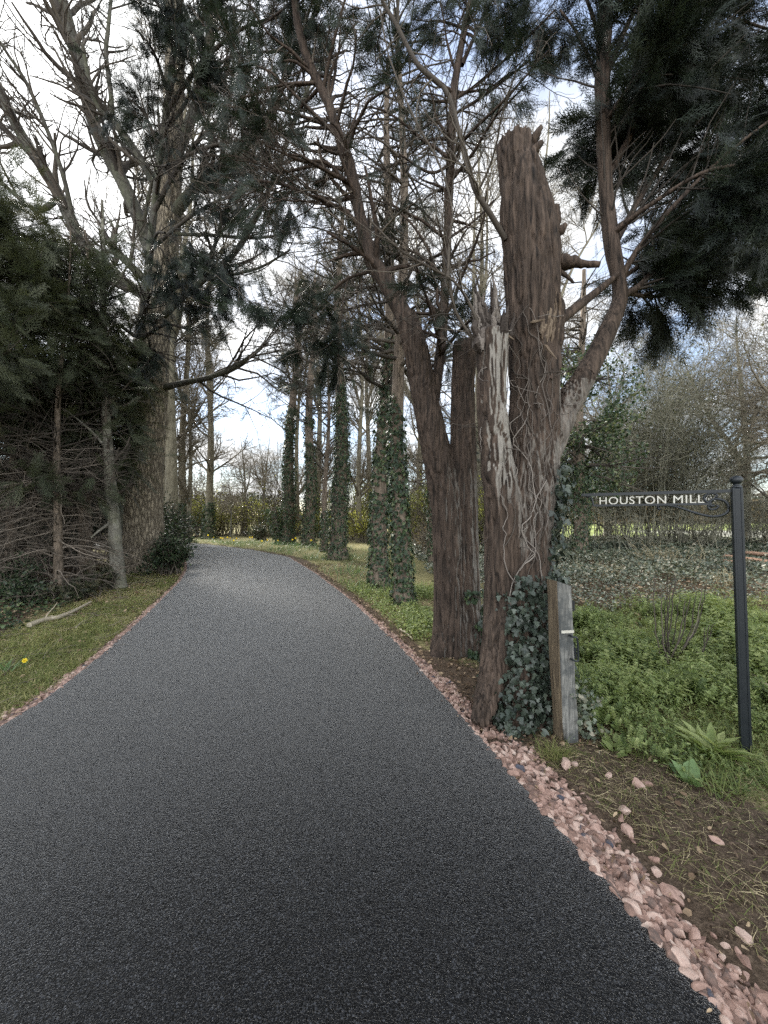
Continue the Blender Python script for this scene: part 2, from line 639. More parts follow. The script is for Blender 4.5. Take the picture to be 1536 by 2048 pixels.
M['white'] = plainmat('white_paint', [(0, (.30, .28, .22)), (.5, (.52, .50, .43)), (1, (.70, .69, .63))], .5, .4, 25)
M['splinter'] = plainmat('splintered_wood', [(0, (.04, .03, .022)), (.5, (.10, .072, .05)), (1, (.20, .155, .11))], .8, .2, 30, .004)
M['grey_wood'] = plainmat('weathered_splinter', [(0, (.02, .015, .012)), (.4, (.06, .048, .04)), (.7, (.13, .11, .095)), (1, (.26, .23, .20))], .8, .2, 60, .008)
M['log'] = plainmat('sawn_log', [(0, (.13, .07, .045)), (.5, (.27, .16, .11)), (1, (.42, .29, .21))], .8, .2, 20, .005)
M['vine'] = plainmat('ivy_vine', [(0, (.06, .05, .04)), (.5, (.13, .11, .095)), (1, (.26, .23, .20))], .8, .2)
M['green_stem'] = plainmat('green_stem', [(0, (.05, .05, .02)), (1, (.12, .11, .05))], .6, .3)

# ------------------------------------------------------------------ road edges and terrain
_R = np.array([(2.9, -8), (1.75, -2), (1.36, 0), (1.04, 1.18), (.926, 1.667), (.64, 2.79), (.216, 4.5), (-.64, 7.2), (-1.82, 10.4), (-3.7, 14.9), (-6.4, 18.3), (-9.8, 21.7), (-12.6, 23.8), (-30, 29), (-90, 40)])
_L = np.array([(-1.2, -8), (-2.1, -2), (-2.45, 0), (-2.68, 1.8), (-2.79, 2.79), (-2.83, 3.27), (-3.2, 4.5), (-3.55, 5.54), (-4.15, 7.2), (-4.87, 9.2), (-5.8, 11.35), (-7.2, 14), (-8.5, 16), (-10.4, 18.3), (-30, 24.5), (-90, 35)])
YS = np.linspace(-8, 40, 2401)


def _smooth(e):
    x = np.interp(YS, e[:, 1], e[:, 0])
    for w in (31, 31):
        k = np.ones(w) / w
        x = np.convolve(np.pad(x, w // 2, mode='edge'), k, 'valid')
    return x


XR, XL = _smooth(_R), _smooth(_L)


def xr(y): return np.interp(y, YS, XR)
def xl(y): return np.interp(y, YS, XL)


def road_d(x, y):
    """signed distance to the road edge, positive outside"""
    s = np.where(np.asarray(y) > 12, .5, .93)
    return np.maximum(xl(y) - x, x - xr(y)) * s


def hgt(x, y):
    x, y = np.asarray(x, float), np.asarray(y, float)
    f = sstep(.25, 1.6, road_d(x, y)) * (1 - sstep(30, 60, y))
    h = f * (.20 * (fbm2(x * .35 + 5, y * .35, 3) - .45) + .05 * (fbm2(x * 2.2, y * 2.2, 3) - .5))
    g = sstep(.02, .3, road_d(x, y)) * .03 * (fbm2(x * 9, y * 9, 3) - .5)
    return h + g


def onto(x, y, dz=0.0):
    return np.stack([x, y, hgt(x, y) + dz], -1)


def axis(a, b, fine, n, lo, hi):
    u = np.linspace(-1, 1, n)
    core = np.arange(lo, hi, fine)
    left = lo - np.geomspace(fine, lo - a, 70)[::-1]
    right = hi + np.geomspace(fine, b - hi, 90)
    return np.concatenate([left, core, right])


gx = axis(-400, 400, .05, 0, -5.5, 5.0)
gy = axis(-60, 600, .05, 0, .2, 9.0)
X, Y = np.meshgrid(gx, gy)
mb = MB()
Z = hgt(X, Y)
ny, nx = X.shape
ii = (np.arange(ny - 1)[:, None] * nx + np.arange(nx - 1)[None]).ravel()
mb.add(np.stack([X, Y, Z], -1).reshape(-1, 3), np.stack([ii, ii + 1, ii + nx + 1, ii + nx], -1), .5)
xf, yf = X.ravel(), Y.ravel()
rd = road_d(xf, yf)
rightside = (xf > xr(yf)).astype(float)
soil = rightside * (1 - sstep(.75, 1.5, rd + .9 * (fbm2(xf * 1.1, yf * 1.1) - .5) + .34 * (yf - 2.0)))
soil = np.maximum(soil, (1 - sstep(.06, np.where(rightside > 0, .45, .2), rd)))
ivyz = rightside * sstep(4.6, 6.5, yf + 1.5 * (fbm2(xf, yf) - .5)) * sstep(1.5, 3, xf)
ltr = np.maximum((1 - rightside) * sstep(1.0, 2.3, rd + 1.0 * (fbm2(xf * .9, yf * .9) - .5)), ivyz)
mb.extra = {'soil': soil, 'litter': ltr}
m, t, out = newmat('verge_ground')
tcg = nd(t, 'ShaderNodeTexCoord')
na, nb_, nc = noise(t, tcg.outputs['Object'], 1.3, 6, .6), noise(t, tcg.outputs['Object'], 22, 6, .65), noise(t, tcg.outputs['Object'], 70, 4, .6)
grassc = ramp(t, nb_, [(.3, (.08, .078, .034)), (.5, (.18, .165, .075)), (.7, (.30, .26, .14))])
soilc = ramp(t, mth(t, 'ADD', mth(t, 'MULTIPLY', nb_, .5), mth(t, 'MULTIPLY', nc, .5)), [(.32, (.028, .020, .014)), (.5, (.075, .054, .037)), (.68, (.17, .125, .09))])
litc = ramp(t, nb_, [(.32, (.02, .014, .009)), (.5, (.06, .042, .026)), (.7, (.15, .11, .07))])
so = ramp(t, mth(t, 'ADD', attr(t, 'soil'), mth(t, 'MULTIPLY', mth(t, 'SUBTRACT', nb_, .5), .9)), [(.4, 0), (.6, 1)])
li = ramp(t, mth(t, 'ADD', attr(t, 'litter'), mth(t, 'MULTIPLY', mth(t, 'SUBTRACT', na, .5), .9)), [(.4, 0), (.6, 1)])
cc = mixc(t, so, mixc(t, li, grassc, litc), soilc)
b = nd(t, 'ShaderNodeBsdfPrincipled')
b.inputs['Roughness'].default_value = .95
b.inputs['Specular IOR Level'].default_value = .15
t.links.new(cc, b.inputs['Base Color'])
bp = nd(t, 'ShaderNodeBump')
bp.inputs['Distance'].default_value = .02
t.links.new(mth(t, 'ADD', nb_, mth(t, 'MULTIPLY', nc, .5)), bp.inputs['Height'])
t.links.new(bp.outputs[0], b.inputs['Normal'])
t.links.new(b.outputs[0], out.inputs[0])
tag(mb.build('ground', m), 'uneven verge of soil, moss and leaf litter either side of the drive', 'ground', kind='structure')

# road sheet with a thickness
yy = YS[(YS > -6)][::2]
u = np.concatenate([[0, .003], np.linspace(.02, .98, 24), [.997, 1]])
nr = len(u)
jl = .012 * (fbm2(yy * 9, yy * 0 + 3.1, 3) - .5) * 2
jr = .018 * (fbm2(yy * 12, yy * 0 + 7.7, 4) - .5) * 2
RX = (xl(yy) + jl)[:, None] * (1 - u) + (xr(yy) + jr)[:, None] * u
RZ = .035 + .03 * (1 - (2 * u - 1) ** 2)[None] + .004 * (fbm2(RX * 1.5, yy[:, None] + RX * 0, 2) - .5)
RZ[:, 0] = RZ[:, -1] = .030
RZ[:, 1] = RZ[:, -2] = .036
V = np.stack([RX, np.repeat(yy[:, None], nr, 1), RZ], -1)
low0, low1 = V[:, 0].copy(), V[:, -1].copy()
low0[:, 2] = low1[:, 2] = -.06
low0[:, 0] -= .01
low1[:, 0] += .01
V = np.concatenate([low0[:, None], V, low1[:, None]], 1)
k = nr + 2
ii = (np.arange(len(yy) - 1)[:, None] * k + np.arange(k - 1)[None]).ravel()
mb = MB()
mb.add(V.reshape(-1, 3), np.stack([ii, ii + 1, ii + k + 1, ii + k], -1), .5)
m, t, out = newmat('fresh_asphalt')
tca = nd(t, 'ShaderNodeTexCoord')
vo = nd(t, 'ShaderNodeTexVoronoi')
vo.inputs['Scale'].default_value = 185
vo.inputs['Randomness'].default_value = 1
t.links.new(tca.outputs['Object'], vo.inputs['Vector'])
vo2 = nd(t, 'ShaderNodeTexVoronoi')
vo2.inputs['Scale'].default_value = 330
t.links.new(tca.outputs['Object'], vo2.inputs['Vector'])
sepc = nd(t, 'ShaderNodeSeparateColor')
t.links.new(vo.outputs['Color'], sepc.inputs[0])
big = noise(t, tca.outputs['Object'], .9, 4, .6)
chip = ramp(t, sepc.outputs[0], [(0, (.0008, .0010, .0014)), (.55, (.0026, .0031, .0042)), (.85, (.0090, .0102, .0128)), (1, (.060, .064, .072))])
gap = ramp(t, vo.outputs['Distance'], [(.25, 1), (.75, .25)])
k2 = mth(t, 'MULTIPLY', gap, mth(t, 'ADD', mth(t, 'MULTIPLY', big, .6), .75))
vm = nd(t, 'ShaderNodeVectorMath', operation='SCALE')
t.links.new(chip, vm.inputs[0])
t.links.new(k2, vm.inputs['Scale'])
b = nd(t, 'ShaderNodeBsdfPrincipled')
t.links.new(vm.outputs[0], b.inputs['Base Color'])
t.links.new(mth(t, 'ADD', mth(t, 'MULTIPLY', sepc.outputs[1], .25), .36), b.inputs['Roughness'])
b.inputs['Specular IOR Level'].default_value = .12
bp = nd(t, 'ShaderNodeBump')
bp.inputs['Strength'].default_value = 1.0
bp.inputs['Distance'].default_value = .0035
b.inputs['Sheen Tint'].default_value = (1, .985, .95, 1)
b.inputs['Sheen Weight'].default_value = .5
b.inputs['Sheen Roughness'].default_value = .22
hh = mth(t, 'ADD', mth(t, 'SUBTRACT', 1.0, vo.outputs['Distance']), mth(t, 'ADD', mth(t, 'MULTIPLY', sepc.outputs[2], .7), mth(t, 'MULTIPLY', vo2.outputs['Distance'], -.3)))
t.links.new(hh, bp.inputs['Height'])
t.links.new(bp.outputs[0], b.inputs['Normal'])
t.links.new(b.outputs[0], out.inputs[0])
tag(mb.build('road', m), 'freshly laid dark asphalt drive curving away to the left', 'road', kind='structure')

# field beyond the trees
mb = MB()
fx, fy = np.meshgrid(np.linspace(2, 260, 120), np.linspace(27, 150, 80))
fz = .02 + .35 * sstep(30, 60, fy) + 0 * fx
k = fx.shape[1]
ii = (np.arange(79)[:, None] * k + np.arange(k - 1)[None]).ravel()
mb.add(np.stack([fx + .25 * (fy - 27), fy, fz], -1).reshape(-1, 3), np.stack([ii, ii + 1, ii + k + 1, ii + k], -1), .5)
m, t, out = newmat('open_field')
tcf = nd(t, 'ShaderNodeTexCoord')
nf = noise(t, tcf.outputs['Object'], .25, 5, .6)
sx = nd(t, 'ShaderNodeSeparateXYZ')
t.links.new(tcf.outputs['Object'], sx.inputs[0])
edge = mth(t, 'ADD', sx.outputs[0], mth(t, 'MULTIPLY', mth(t, 'SUBTRACT', nf, .5), 6))
fc = ramp(t, nf, [(.3, (.09, .13, .02)), (.7, (.20, .23, .05))])
edge2 = mth(t, 'MULTIPLY', ramp(t, mth(t, 'DIVIDE', edge, 60.0), [(.40, 0), (.48, 1)]), ramp(t, mth(t, 'DIVIDE', sx.outputs[1], 100.0), [(.40, 1), (.43, 0)]))
col = mixc(t, edge2, fc, (.24, .24, .20))
b = nd(t, 'ShaderNodeBsdfPrincipled')
b.inputs['Roughness'].default_value = .9
t.links.new(col, b.inputs['Base Color'])
t.links.new(b.outputs[0], out.inputs[0])
tag(mb.build('field', m), 'open bright green and pale field beyond the trees', 'field', kind='structure')

# ------------------------------------------------------------------ gravel edging


def rocks(n, sub, seed):
    g = np.random.default_rng(seed)
    bm = bmesh.new()
    bmesh.ops.create_icosphere(bm, subdivisions=sub, radius=1)
    bm.verts.ensure_lookup_table()
    V0 = np.array([v.co[:] for v in bm.verts])
    F0 = np.array([[v.index for v in f.verts] for f in bm.faces])
    bm.free()
    o = []
    for k in range(n):
        V = V0.copy()
        for _ in range(9):
            q = unit(g.normal(size=3))
            d = g.uniform(.38, .75)
            e = V @ q - d
            V = V - np.maximum(e, 0)[:, None] * q
        V = V * np.array([1.15, g.uniform(.65, .95), g.uniform(.45, .7)])
        V *= 1 / np.abs(V).max()
        o.append((V, F0))
    return o


RK3, RK2 = rocks(10, 3, 5), rocks(10, 2, 8)


def lay_rocks(mb, pos, size, tm, r=None, flat=.5):
    n = len(pos)
    w = rng.integers(0, len(tm), n)
    Xd = rdir(n) * np.array([1, 1, .35])
    N = unit(rdir(n) * flat + np.array([0, 0, 1]))
    r = rng.uniform(.15, 1, n) ** .9 if r is None else r
    for k in range(len(tm)):
        s = w == k
        if s.any():
            instance(mb, *tm[k], pos[s], Xd[s], N[s], size[s], r[s])


def edging(name, side, label):
    mb = MB()
    for (y0, y1, n, tm, s0, s1) in ((.3, 2.6, 2300, RK3, .016, .036), (2.6, 7, 2300, RK2, .015, .032), (7, 15, 1700, RK2, .015, .03)):
        y = rng.uniform(y0, y1, n)
        if side > 0:
            w = np.interp(y, [0, 1.4, 2.0, 2.6, 3.2, 4.5, 7, 15], [.19, .19, .28, .28, .20, .12, .09, .07])
            w = w * (.8 + .5 * fbm2(y * 3, y * 0 + 1))
        else:
            w = np.interp(y, [0, 2.5, 3.5, 5, 15], [.28, .24, .14, .11, .09]) * (.6 + .8 * fbm2(y * 3, y * 0 + 4))
        q = rng.uniform(0, 1, n) ** 1.25 * (1 + .35 * (rng.uniform(size=n) < .07))
        d = -.015 + q * w
        x = (xr(y) + d / .94) if side > 0 else (xl(y) - d / .94)
        sz = (s0 + (s1 * 1.25 - s0) * rng.uniform(0, 1, n) ** 1.6) * (1 - .25 * q)
        zz_ = hgt(x, y) + sz * (.3 - .35 * np.clip(q, 0, 1)) + rng.uniform(0, .014, n) * (1 - np.clip(q, 0, 1))
        r = rng.uniform(.24, .95, n)
        r[rng.uniform(size=n) < .02] = 0.05
        lay_rocks(mb, np.stack([x, y, zz_], -1), sz, tm, r, 1.1)
    tag(mb.build(name, M['stone'], smooth=False), label, 'gravel', kind='stuff')


edging('gravel', 1, 'strip of broken pink stone along the right edge of the drive')
edging('gravel', -1, 'narrow strip of pink stone along the left edge of the drive')

# loose stones on the soil
LS = [(1275, 1572, .05, 'largest loose pink stone, lying alone on the brown soil below the timber post'),
      (1292, 1562, .035, 'small pink stone touching the largest loose stone on the soil'),
      (1132, 1533, .04, 'pink stone nearest the foot of the timber post on the soil'),
      (1150, 1530, .038, 'second pink stone beside the grass tuft below the timber post'),
      (1248, 1628, .05, 'broad pink stone on bare soil just outside the gravel strip'),
      (1243, 1642, .032, 'small stone right in front of the broad stone by the gravel'),
      (1255, 1668, .04, 'low brownish stone half sunk in soil beside the gravel edge'),
      (1345, 1795, .05, 'angular stone standing on thin grass beside the wide gravel'),
      (1432, 1685, .035, 'thin sliver of pink stone alone among the dry straw'),
      (1490, 1880, .028, 'flat pale stone in the grass at the right border'),
      (1425, 1915, .035, 'brown rounded stone in the grass near the bottom right corner'),
      (1215, 1550, .03, 'narrow pink stone on the soil left of the largest loose stone'),
      (1020, 1440, .07, 'large pale pink stone at the root of the broken tree'),
      (1075, 1450, .055, 'rounded pink stone under the ivy of the broken tree')]
for px, py, s, lb in LS:
    g = G(px, py)
    mb = MB()
    c = np.array([[g[0], g[1], float(hgt(g[0], g[1])) + s * .3]])
    lay_rocks(mb, c, np.array([s]), RK3, np.array([rng.uniform(.5, .9)]), .3)
    tag(mb.build('stone', M['stone'], smooth=False, loc=[g[0], g[1], 0]), lb, 'stone', 'loose stones on the verge')

# ------------------------------------------------------------------ trees: shared pieces


def remesh(mb, voxel, smooth=4):
    me_o = mb.build('tmp', None)
    md = me_o.modifiers.new('r', 'REMESH')
    md.mode = 'VOXEL'
    md.voxel_size = voxel
    dg = bpy.context.evaluated_depsgraph_get()
    me = bpy.data.meshes.new_from_object(me_o.evaluated_get(dg))
    n = len(me.vertices)
    V = np.zeros(n * 3, np.float32)
    me.vertices.foreach_get('co', V)
    V = V.reshape(-1, 3).astype(float)
    E = np.zeros(len(me.edges) * 2, np.int32)
    me.edges.foreach_get('vertices', E)
    E = E.reshape(-1, 2)
    nl = len(me.loops)
    lv = np.zeros(nl, np.int32)
    me.loops.foreach_get('vertex_index', lv)
    lt = np.zeros(len(me.polygons), np.int32)
    me.polygons.foreach_get('loop_total', lt)
    F = lv.reshape(-1, 4) if (lt == 4).all() else None
    assert F is not None
    deg = np.bincount(E.ravel(), minlength=n)[:, None]
    for _ in range(smooth):
        A = np.stack([np.bincount(E[:, 0], V[E[:, 1], c], n) + np.bincount(E[:, 1], V[E[:, 0], c], n) for c in range(3)], -1)
        V = .4 * V + .6 * A / deg
    bpy.data.objects.remove(me_o)
    bpy.data.meshes.remove(me)
    return V, F


def vnormals(V, F):
    fn = np.cross(V[F[:, 2]] - V[F[:, 0]], V[F[:, 3]] - V[F[:, 1]])
    N = np.zeros_like(V)
    for c in range(4):
        for d in range(3):
            N[:, d] += np.bincount(F[:, c], fn[:, d], len(V))
    return unit(N)


def barkdisp(V, N, flute=.035, strip=.010, fz=.5, zf=3.0):
    """flutes, then long fibrous plates split by narrow deep furrows"""
    f = fbm(V * np.array([6, 6, fz]) + 3, 3) - .5
    w1 = (fbm(V * 2.5 + 9, 2) - .5)[:, None] * .12
    a = np.abs(2 * fbm((V + w1) * np.array([17, 17, 1.5]) + 40, 3) - 1)
    b = np.abs(2 * fbm((V - w1) * np.array([34, 34, 3.2]) + 8, 2) - 1)
    g1 = -np.exp(-(a / .13) ** 2) * 1.5
    g2 = -np.exp(-(b / .14) ** 2) * .7
    s2 = fbm(V * np.array([75, 75, 7]), 2) - .5
    s3 = fbm(V * np.array([9, 9, 5]) + 70, 2) - .5
    return V + N * (flute * f + strip * (g1 + g2 + .5) + strip * .8 * s2 + strip * .8 * s3)[:, None]


def shard(mb, base, d, L, w, r, K=6, flat=.5):
    d = unit(np.asarray(d, float))
    u = np.linspace(0, 1, K)
    side = unit(np.cross(d, rdir(1)[0]))
    Pp = base + d * (u * L)[:, None] + side * (rng.normal(size=K) * .04 * L)[:, None]
    R = w * (1 - .85 * u ** 1.4) * np.minimum(1, u * 4 + .25) * rng.uniform(.8, 1.2, K)
    tubes(mb, Pp, R, 5, r)


def ivy_on(mb, V, N, n, size, off=(.0, .06), rg=None, tm=IVY, rr=(0, .9)):
    i = rng.choice(len(V), n)
    nn = N[i]
    p = V[i] + nn * rng.uniform(off[0], off[1], n)[:, None] + rng.normal(size=(n, 3)) * .01
    Xd = unit(np.array([0, 0, -1.0]) + .7 * rdir(n) + .3 * nn)
    Nn = unit(nn + .55 * rdir(n) + np.array([0, 0, .35]))
    s = rng.uniform(size[0], size[1], n)
    instance(mb, *tm, p, Xd, Nn, s, rng.uniform(rr[0], rr[1], n) ** 1.3)


def fronds_on(mb, br, n, size, droop=.35, tm=FROND, tr=(.1, 1), rg=None, rlo=0., rhi=1., clump=1.1, jit=.75):
    Pp, R = br
    cn = Pp.mean(1)
    wt = np.clip(fbm(cn * clump + 31, 3) - .40, .0, 1) ** 1.5 + .0004
    idx = rng.choice(len(Pp), n, p=wt / wt.sum())
    p, d, _ = sample(Pp, R, idx, rng.uniform(tr[0], tr[1], n))
    Xd = unit(d + jit * rdir(n) + np.array([0, 0, -droop]))
    N = unit(rdir(n) + np.array([0, 0, .8]))
    cl = fbm(p * 1.3, 2)
    r = np.clip(rlo + (rhi - rlo) * (.55 * cl + .45 * rng.uniform(size=n)), 0, 1)
    instance(mb, *tm, p, Xd, N, rng.uniform(size[0], size[1], n), r)


def tube_surface(Pp, R, n, zmax=None, S=0):
    """random points and outward normals on a tapering stem"""
    K = len(Pp)
    u = rng.uniform(0, K - 1.001, n)
    i = u.astype(int)
    f = (u - i)[:, None]
    p = Pp[i] * (1 - f) + Pp[i + 1] * f
    r = R[i] * (1 - f[:, 0]) + R[i + 1] * f[:, 0]
    T, U, W = frames(Pp[None])
    T, U, W = T[0][i], U[0][i], W[0][i]
    a = rng.uniform(0, 2 * np.pi, n)[:, None]
    nn = np.cos(a) * U + np.sin(a) * W
    return p + nn * r[:, None], nn


# ------------------------------------------------------------------ the broken tree beside the post
DS = 3.15
b0 = G(1040, 1425)
stump = empty('broken_tree', (b0[0], b0[1], 0), 'tall topped red-barked tree with splintered stubs and ivy at its foot, beside the timber post', 'tree')
mb = MB()
col_main = limb([(1045, 1460, 3.14, 165), (1045, 1400, 3.14, 140), (1045, 1280, 3.14, 120), (1046, 1150, 3.14, 110), (1050, 1000, 3.15, 103), (1062, 900, 3.16, 96), (1067, 800, 3.18, 92), (1066, 700, 3.2, 95), (1064, 600, 3.2, 103), (1060, 500, 3.2, 107), (1048, 410, 3.2, 95), (1036, 335, 3.2, 78), (1028, 282, 3.2, 68)], 40)
stem_l = limb([(1003, 1440, 3.06, 105), (1008, 1250, 3.05, 80), (1010, 1100, 3.03, 72), (1006, 1000, 3.0, 66), (993, 900, 2.98, 58), (986, 800, 2.98, 56), (987, 668, 2.98, 60)], 30)
for pr in (col_main, stem_l,
           limb([(1010, 1210, 3.0, 60), (990, 1330, 2.94, 58), (972, 1400, 2.86, 50), (955, 1450, 2.78, 34)], 12),
           limb([(1070, 1200, 3.1, 70), (1090, 1340, 3.06, 66), (1108, 1430, 3.02, 52), (1120, 1480, 3.0, 30)], 12),
           limb([(1040, 1200, 3.0, 50), (1036, 1330, 2.93, 56), (1030, 1430, 2.86, 48), (1020, 1470, 2.8, 30)], 12),
           limb([(1062, 1130, 3.06, 64), (1080, 1010, 3.06, 60), (1088, 920, 3.1, 58), (1096, 850, 3.14, 46), (1098, 760, 3.16, 34), (1096, 690, 3.18, 24)], 14),
           limb([(1080, 930, 3.12, 56), (1110, 855, 3.2, 58), (1140, 800, 3.3, 47), (1168, 752, 3.38, 40)], 12),
           limb([(1085, 720, 3.18, 50), (1098, 670, 3.16, 56), (1108, 625, 3.14, 40), (1112, 600, 3.14, 22)], 8)):
    tubes(mb, pr[0], pr[1], 20, .5, cap=True)
V, F = remesh(mb, .0085, 6)
N = vnormals(V, F)
V = barkdisp(V, N, .05, .014)
N = vnormals(V, F)
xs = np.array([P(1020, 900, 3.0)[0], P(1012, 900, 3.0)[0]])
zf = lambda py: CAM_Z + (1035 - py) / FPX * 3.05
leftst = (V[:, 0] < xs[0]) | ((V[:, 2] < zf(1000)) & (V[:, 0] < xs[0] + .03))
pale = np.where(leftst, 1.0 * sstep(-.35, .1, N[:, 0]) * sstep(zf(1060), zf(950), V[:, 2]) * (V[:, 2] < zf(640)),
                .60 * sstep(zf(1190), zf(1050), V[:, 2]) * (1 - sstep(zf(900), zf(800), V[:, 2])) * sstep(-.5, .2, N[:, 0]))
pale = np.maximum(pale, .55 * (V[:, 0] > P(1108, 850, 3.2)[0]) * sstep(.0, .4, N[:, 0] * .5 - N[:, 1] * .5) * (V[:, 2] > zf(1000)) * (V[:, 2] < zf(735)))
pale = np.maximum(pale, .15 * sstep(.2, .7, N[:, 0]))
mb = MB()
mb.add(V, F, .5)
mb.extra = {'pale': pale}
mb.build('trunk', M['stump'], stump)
SV, SN = V, N
# splintered wood
mb = MB()
top = P(987, 672, 2.98)
for q in range(16):
    a = rng.uniform(0, 2 * np.pi)
    o = np.array([math.cos(a) * .10, math.sin(a) * .10, -.05])
    shard(mb, top + o, (math.cos(a) * .25, math.sin(a) * .15, 1), rng.uniform(.10, .28), rng.uniform(.018, .04), rng.uniform(0, 1))
mb.build('splintered_top', M['grey_wood'], stump, smooth=False)
for (sx0, n_, w0, tx, ty, ht) in ((968, 16, 14, -16, 130, .60), (996, 15, 14, -12, 150, .66), (982, 18, 22, -12, 90, .44)):
    mb = MB()
    for q in range(n_):
        xx = sx0 + rng.uniform(-w0, w0)
        p = P(xx, 705, 2.98 + rng.uniform(-.05, .05))
        hh = 1.15 * ht * (1 - .6 * abs(xx - sx0) / w0) * rng.uniform(.6, 1.0)
        shard(mb, p, P(sx0 + (xx - sx0) * .8 + tx, 705 - ty, 2.97) - p, hh, rng.uniform(.022, .045), rng.uniform(.1, 1.0), 8)
    mb.build('broken_snag', M['grey_wood'], stump, smooth=False)
mb = MB()
for q in range(40):
    x, y = rng.uniform(1082, 1118), rng.uniform(640, 690)
    p = P(x, y, 2.99 + .1 * (x - 1080) / 40)
    shard(mb, p, P(x + rng.uniform(2, 16), y - 90, 3.02) - p, rng.uniform(.12, .28), rng.uniform(.012, .026), rng.uniform(.25, 1), 5)
for (x, y, dx, dy, L) in ((1088, 690, 25, 28, .2), (1000, 662, 30, 18, .13), (995, 668, -12, -50, .14), (1060, 645, 40, -8, .12)):
    p = P(x, y, 2.93 if x < 1040 else 3.0)
    shard(mb, p, P(x + dx, y + dy, 2.9) - p, L, .016, rng.uniform(.7, 1), 6)
mb.build('torn_wood', M['splinter'], stump, smooth=False)
# dead stubs
for lst in ([(1108, 530, 3.18, 26), (1140, 524, 3.1, 24), (1165, 528, 3.08, 14), (1200, 529, 3.05, 11)],
            [(1110, 540, 3.18, 12), (1130, 550, 3.12, 8), (1148, 566, 3.1, 4)],
            [(1100, 475, 3.2, 24), (1112, 440, 3.16, 18), (1112, 412, 3.15, 12)],
            [(1100, 478, 3.2, 20), (1120, 462, 3.14, 17), (1132, 448, 3.12, 8)],
            [(1048, 312, 3.2, 22), (1068, 278, 3.10, 18), (1082, 254, 3.08, 8)],
            [(1050, 325, 3.2, 20), (1070, 300, 3.10, 16), (1084, 284, 3.08, 8)],
            [(1105, 690, 3.14, 26), (1112, 730, 3.08, 20), (1100, 760, 3.05, 10)]):
    mb = MB()
    p, r = limb(lst, 16)
    tubes(mb, p, r, 10, .3, bump=lambda V: .72 + .75 * fbm(V * 45, 3), cap=True)
    mb.build('broken_stub', M['stump'], stump)
# vine stems creeping up the bark
mb = MB()
for q in range(24):
    x0 = rng.uniform(1000, 1105)
    y0 = rng.uniform(800, 1230)
    pts = []
    x, y = x0, y0
    for k in range(9):
        c = P(x, y, 2.6)
        d2 = (SV[:, 0] - c[0] * 3.0 / 2.6) ** 2 + (SV[:, 2] - (CAM_Z + (c[2] - CAM_Z) * 3.0 / 2.6)) ** 2 + .05 * (SV[:, 1] - 2.7) ** 2
        i = np.argmin(d2)
        pts.append(SV[i] + SN[i] * .008)
        x += rng.normal() * 12
        y -= rng.uniform(8, 45)
    p = spline(pts, 22)
    rr = rng.uniform(.0025, .007)
    tubes(mb, p + rng.normal(size=p.shape) * .003, np.linspace(rr, rr * .6, 22), 5, rng.uniform(0, 1))
for q in range(26):
    i = rng.choice(np.where((SN[:, 1] < .2) & (SV[:, 2] > 1.2) & (SV[:, 2] < 3.2))[0])
    Pp, R = march(SV[i][None], unit(SN[i][None] + .8 * rdir(1)), np.array([rng.uniform(.1, .45)]), np.array([.004]), np.array([.0018]), 9, .35, (0, 0, -.06))
    tubes(mb, Pp, R, 4, rng.uniform(0, 1))
mb.build('vine_stems', M['vine'], stump)
# ivy at the foot and up the right flank
mb = MB()
face = SN[:, 1] < .45
a_ = face & (SV[:, 2] < 1.12 - .9 * (SV[:, 0] < P(1000, 1200, 3)[0])) & (SV[:, 0] > P(985, 1200, 3)[0]) & (fbm(SV * 4.2, 3) + .25 * sstep(1.2, .1, SV[:, 2]) > .46)
w_ = np.where(a_)[0]
ivy_on(mb, SV[w_], SN[w_], 4200, (.018, .060), (.0, .10))
a_ = (SN[:, 0] > .2) & (SV[:, 2] < 2.0) & (SV[:, 2] > .7) & (SV[:, 0] > P(1080, 1200, 3.1)[0]) & (fbm(SV * 4.2, 3) > .40)
w_ = np.where(a_)[0]
ivy_on(mb, SV[w_], SN[w_], 750, (.03, .058), (.0, .13))
a_ = (SV[:, 2] < .75) & (SV[:, 0] < P(1000, 1200, 3)[0])
w_ = np.where(a_ & (fbm(SV * 6, 2) > .56))[0]
ivy_on(mb, SV[w_], SN[w_], 90, (.03, .055), (.0, .05))
mb.build('ivy', M['ivy_stump'], stump)
# the thin bare branch leaning out of the top, and the one that lives
curl = limb([(1010, 478, 3.15, 12), (980, 427, 3.05, 11), (949, 378, 2.98, 10), (932, 313, 2.95, 10), (918, 261, 2.95, 9), (893, 182, 2.95, 9), (842, 137, 2.95, 9), (818, 99, 2.95, 8), (790, 44, 2.95, 8), (766, 5, 2.95, 7), (740, -60, 2.9, 6)], 30)
mb = MB()
c2 = limb([(962, 660, 2.95, 6), (935, 600, 2.9, 6), (905, 560, 2.85, 5), (860, 535, 2.8, 5), (800, 500, 2.75, 4), (740, 440, 2.7, 3)], 14)
c3 = limb([(895, 560, 2.85, 5), (900, 470, 2.85, 5), (905, 420, 2.85, 4), (880, 330, 2.85, 4), (830, 240, 2.8, 4), (780, 120, 2.8, 3), (760, 20, 2.8, 3)], 14)
c4 = limb([(955, 690, 3.0, 6), (920, 640, 2.95, 6), (905, 600, 2.9, 6), (895, 500, 2.9, 5)], 14)
tubes(mb, *curl, 8, .5)
stt = stack(curl, c2, c3, c4)
tubes(mb, *stack(c2, c3, c4), 6, .6)
tw = grow(stt, 80, (.15, 1), (25, 70), (.25, .8), 7, .2, (0, 0, .05), .5, .4, .0022)
tubes(mb, *tw, 4, rng.uniform(0, 1, 80))
tw2 = grow(tw, 200, (.2, 1), (25, 70), (.12, .4), 6, .25, (0, 0, .03), .6, .5, .0016)
tubes(mb, *tw2, 3, rng.uniform(0, 1, 200))
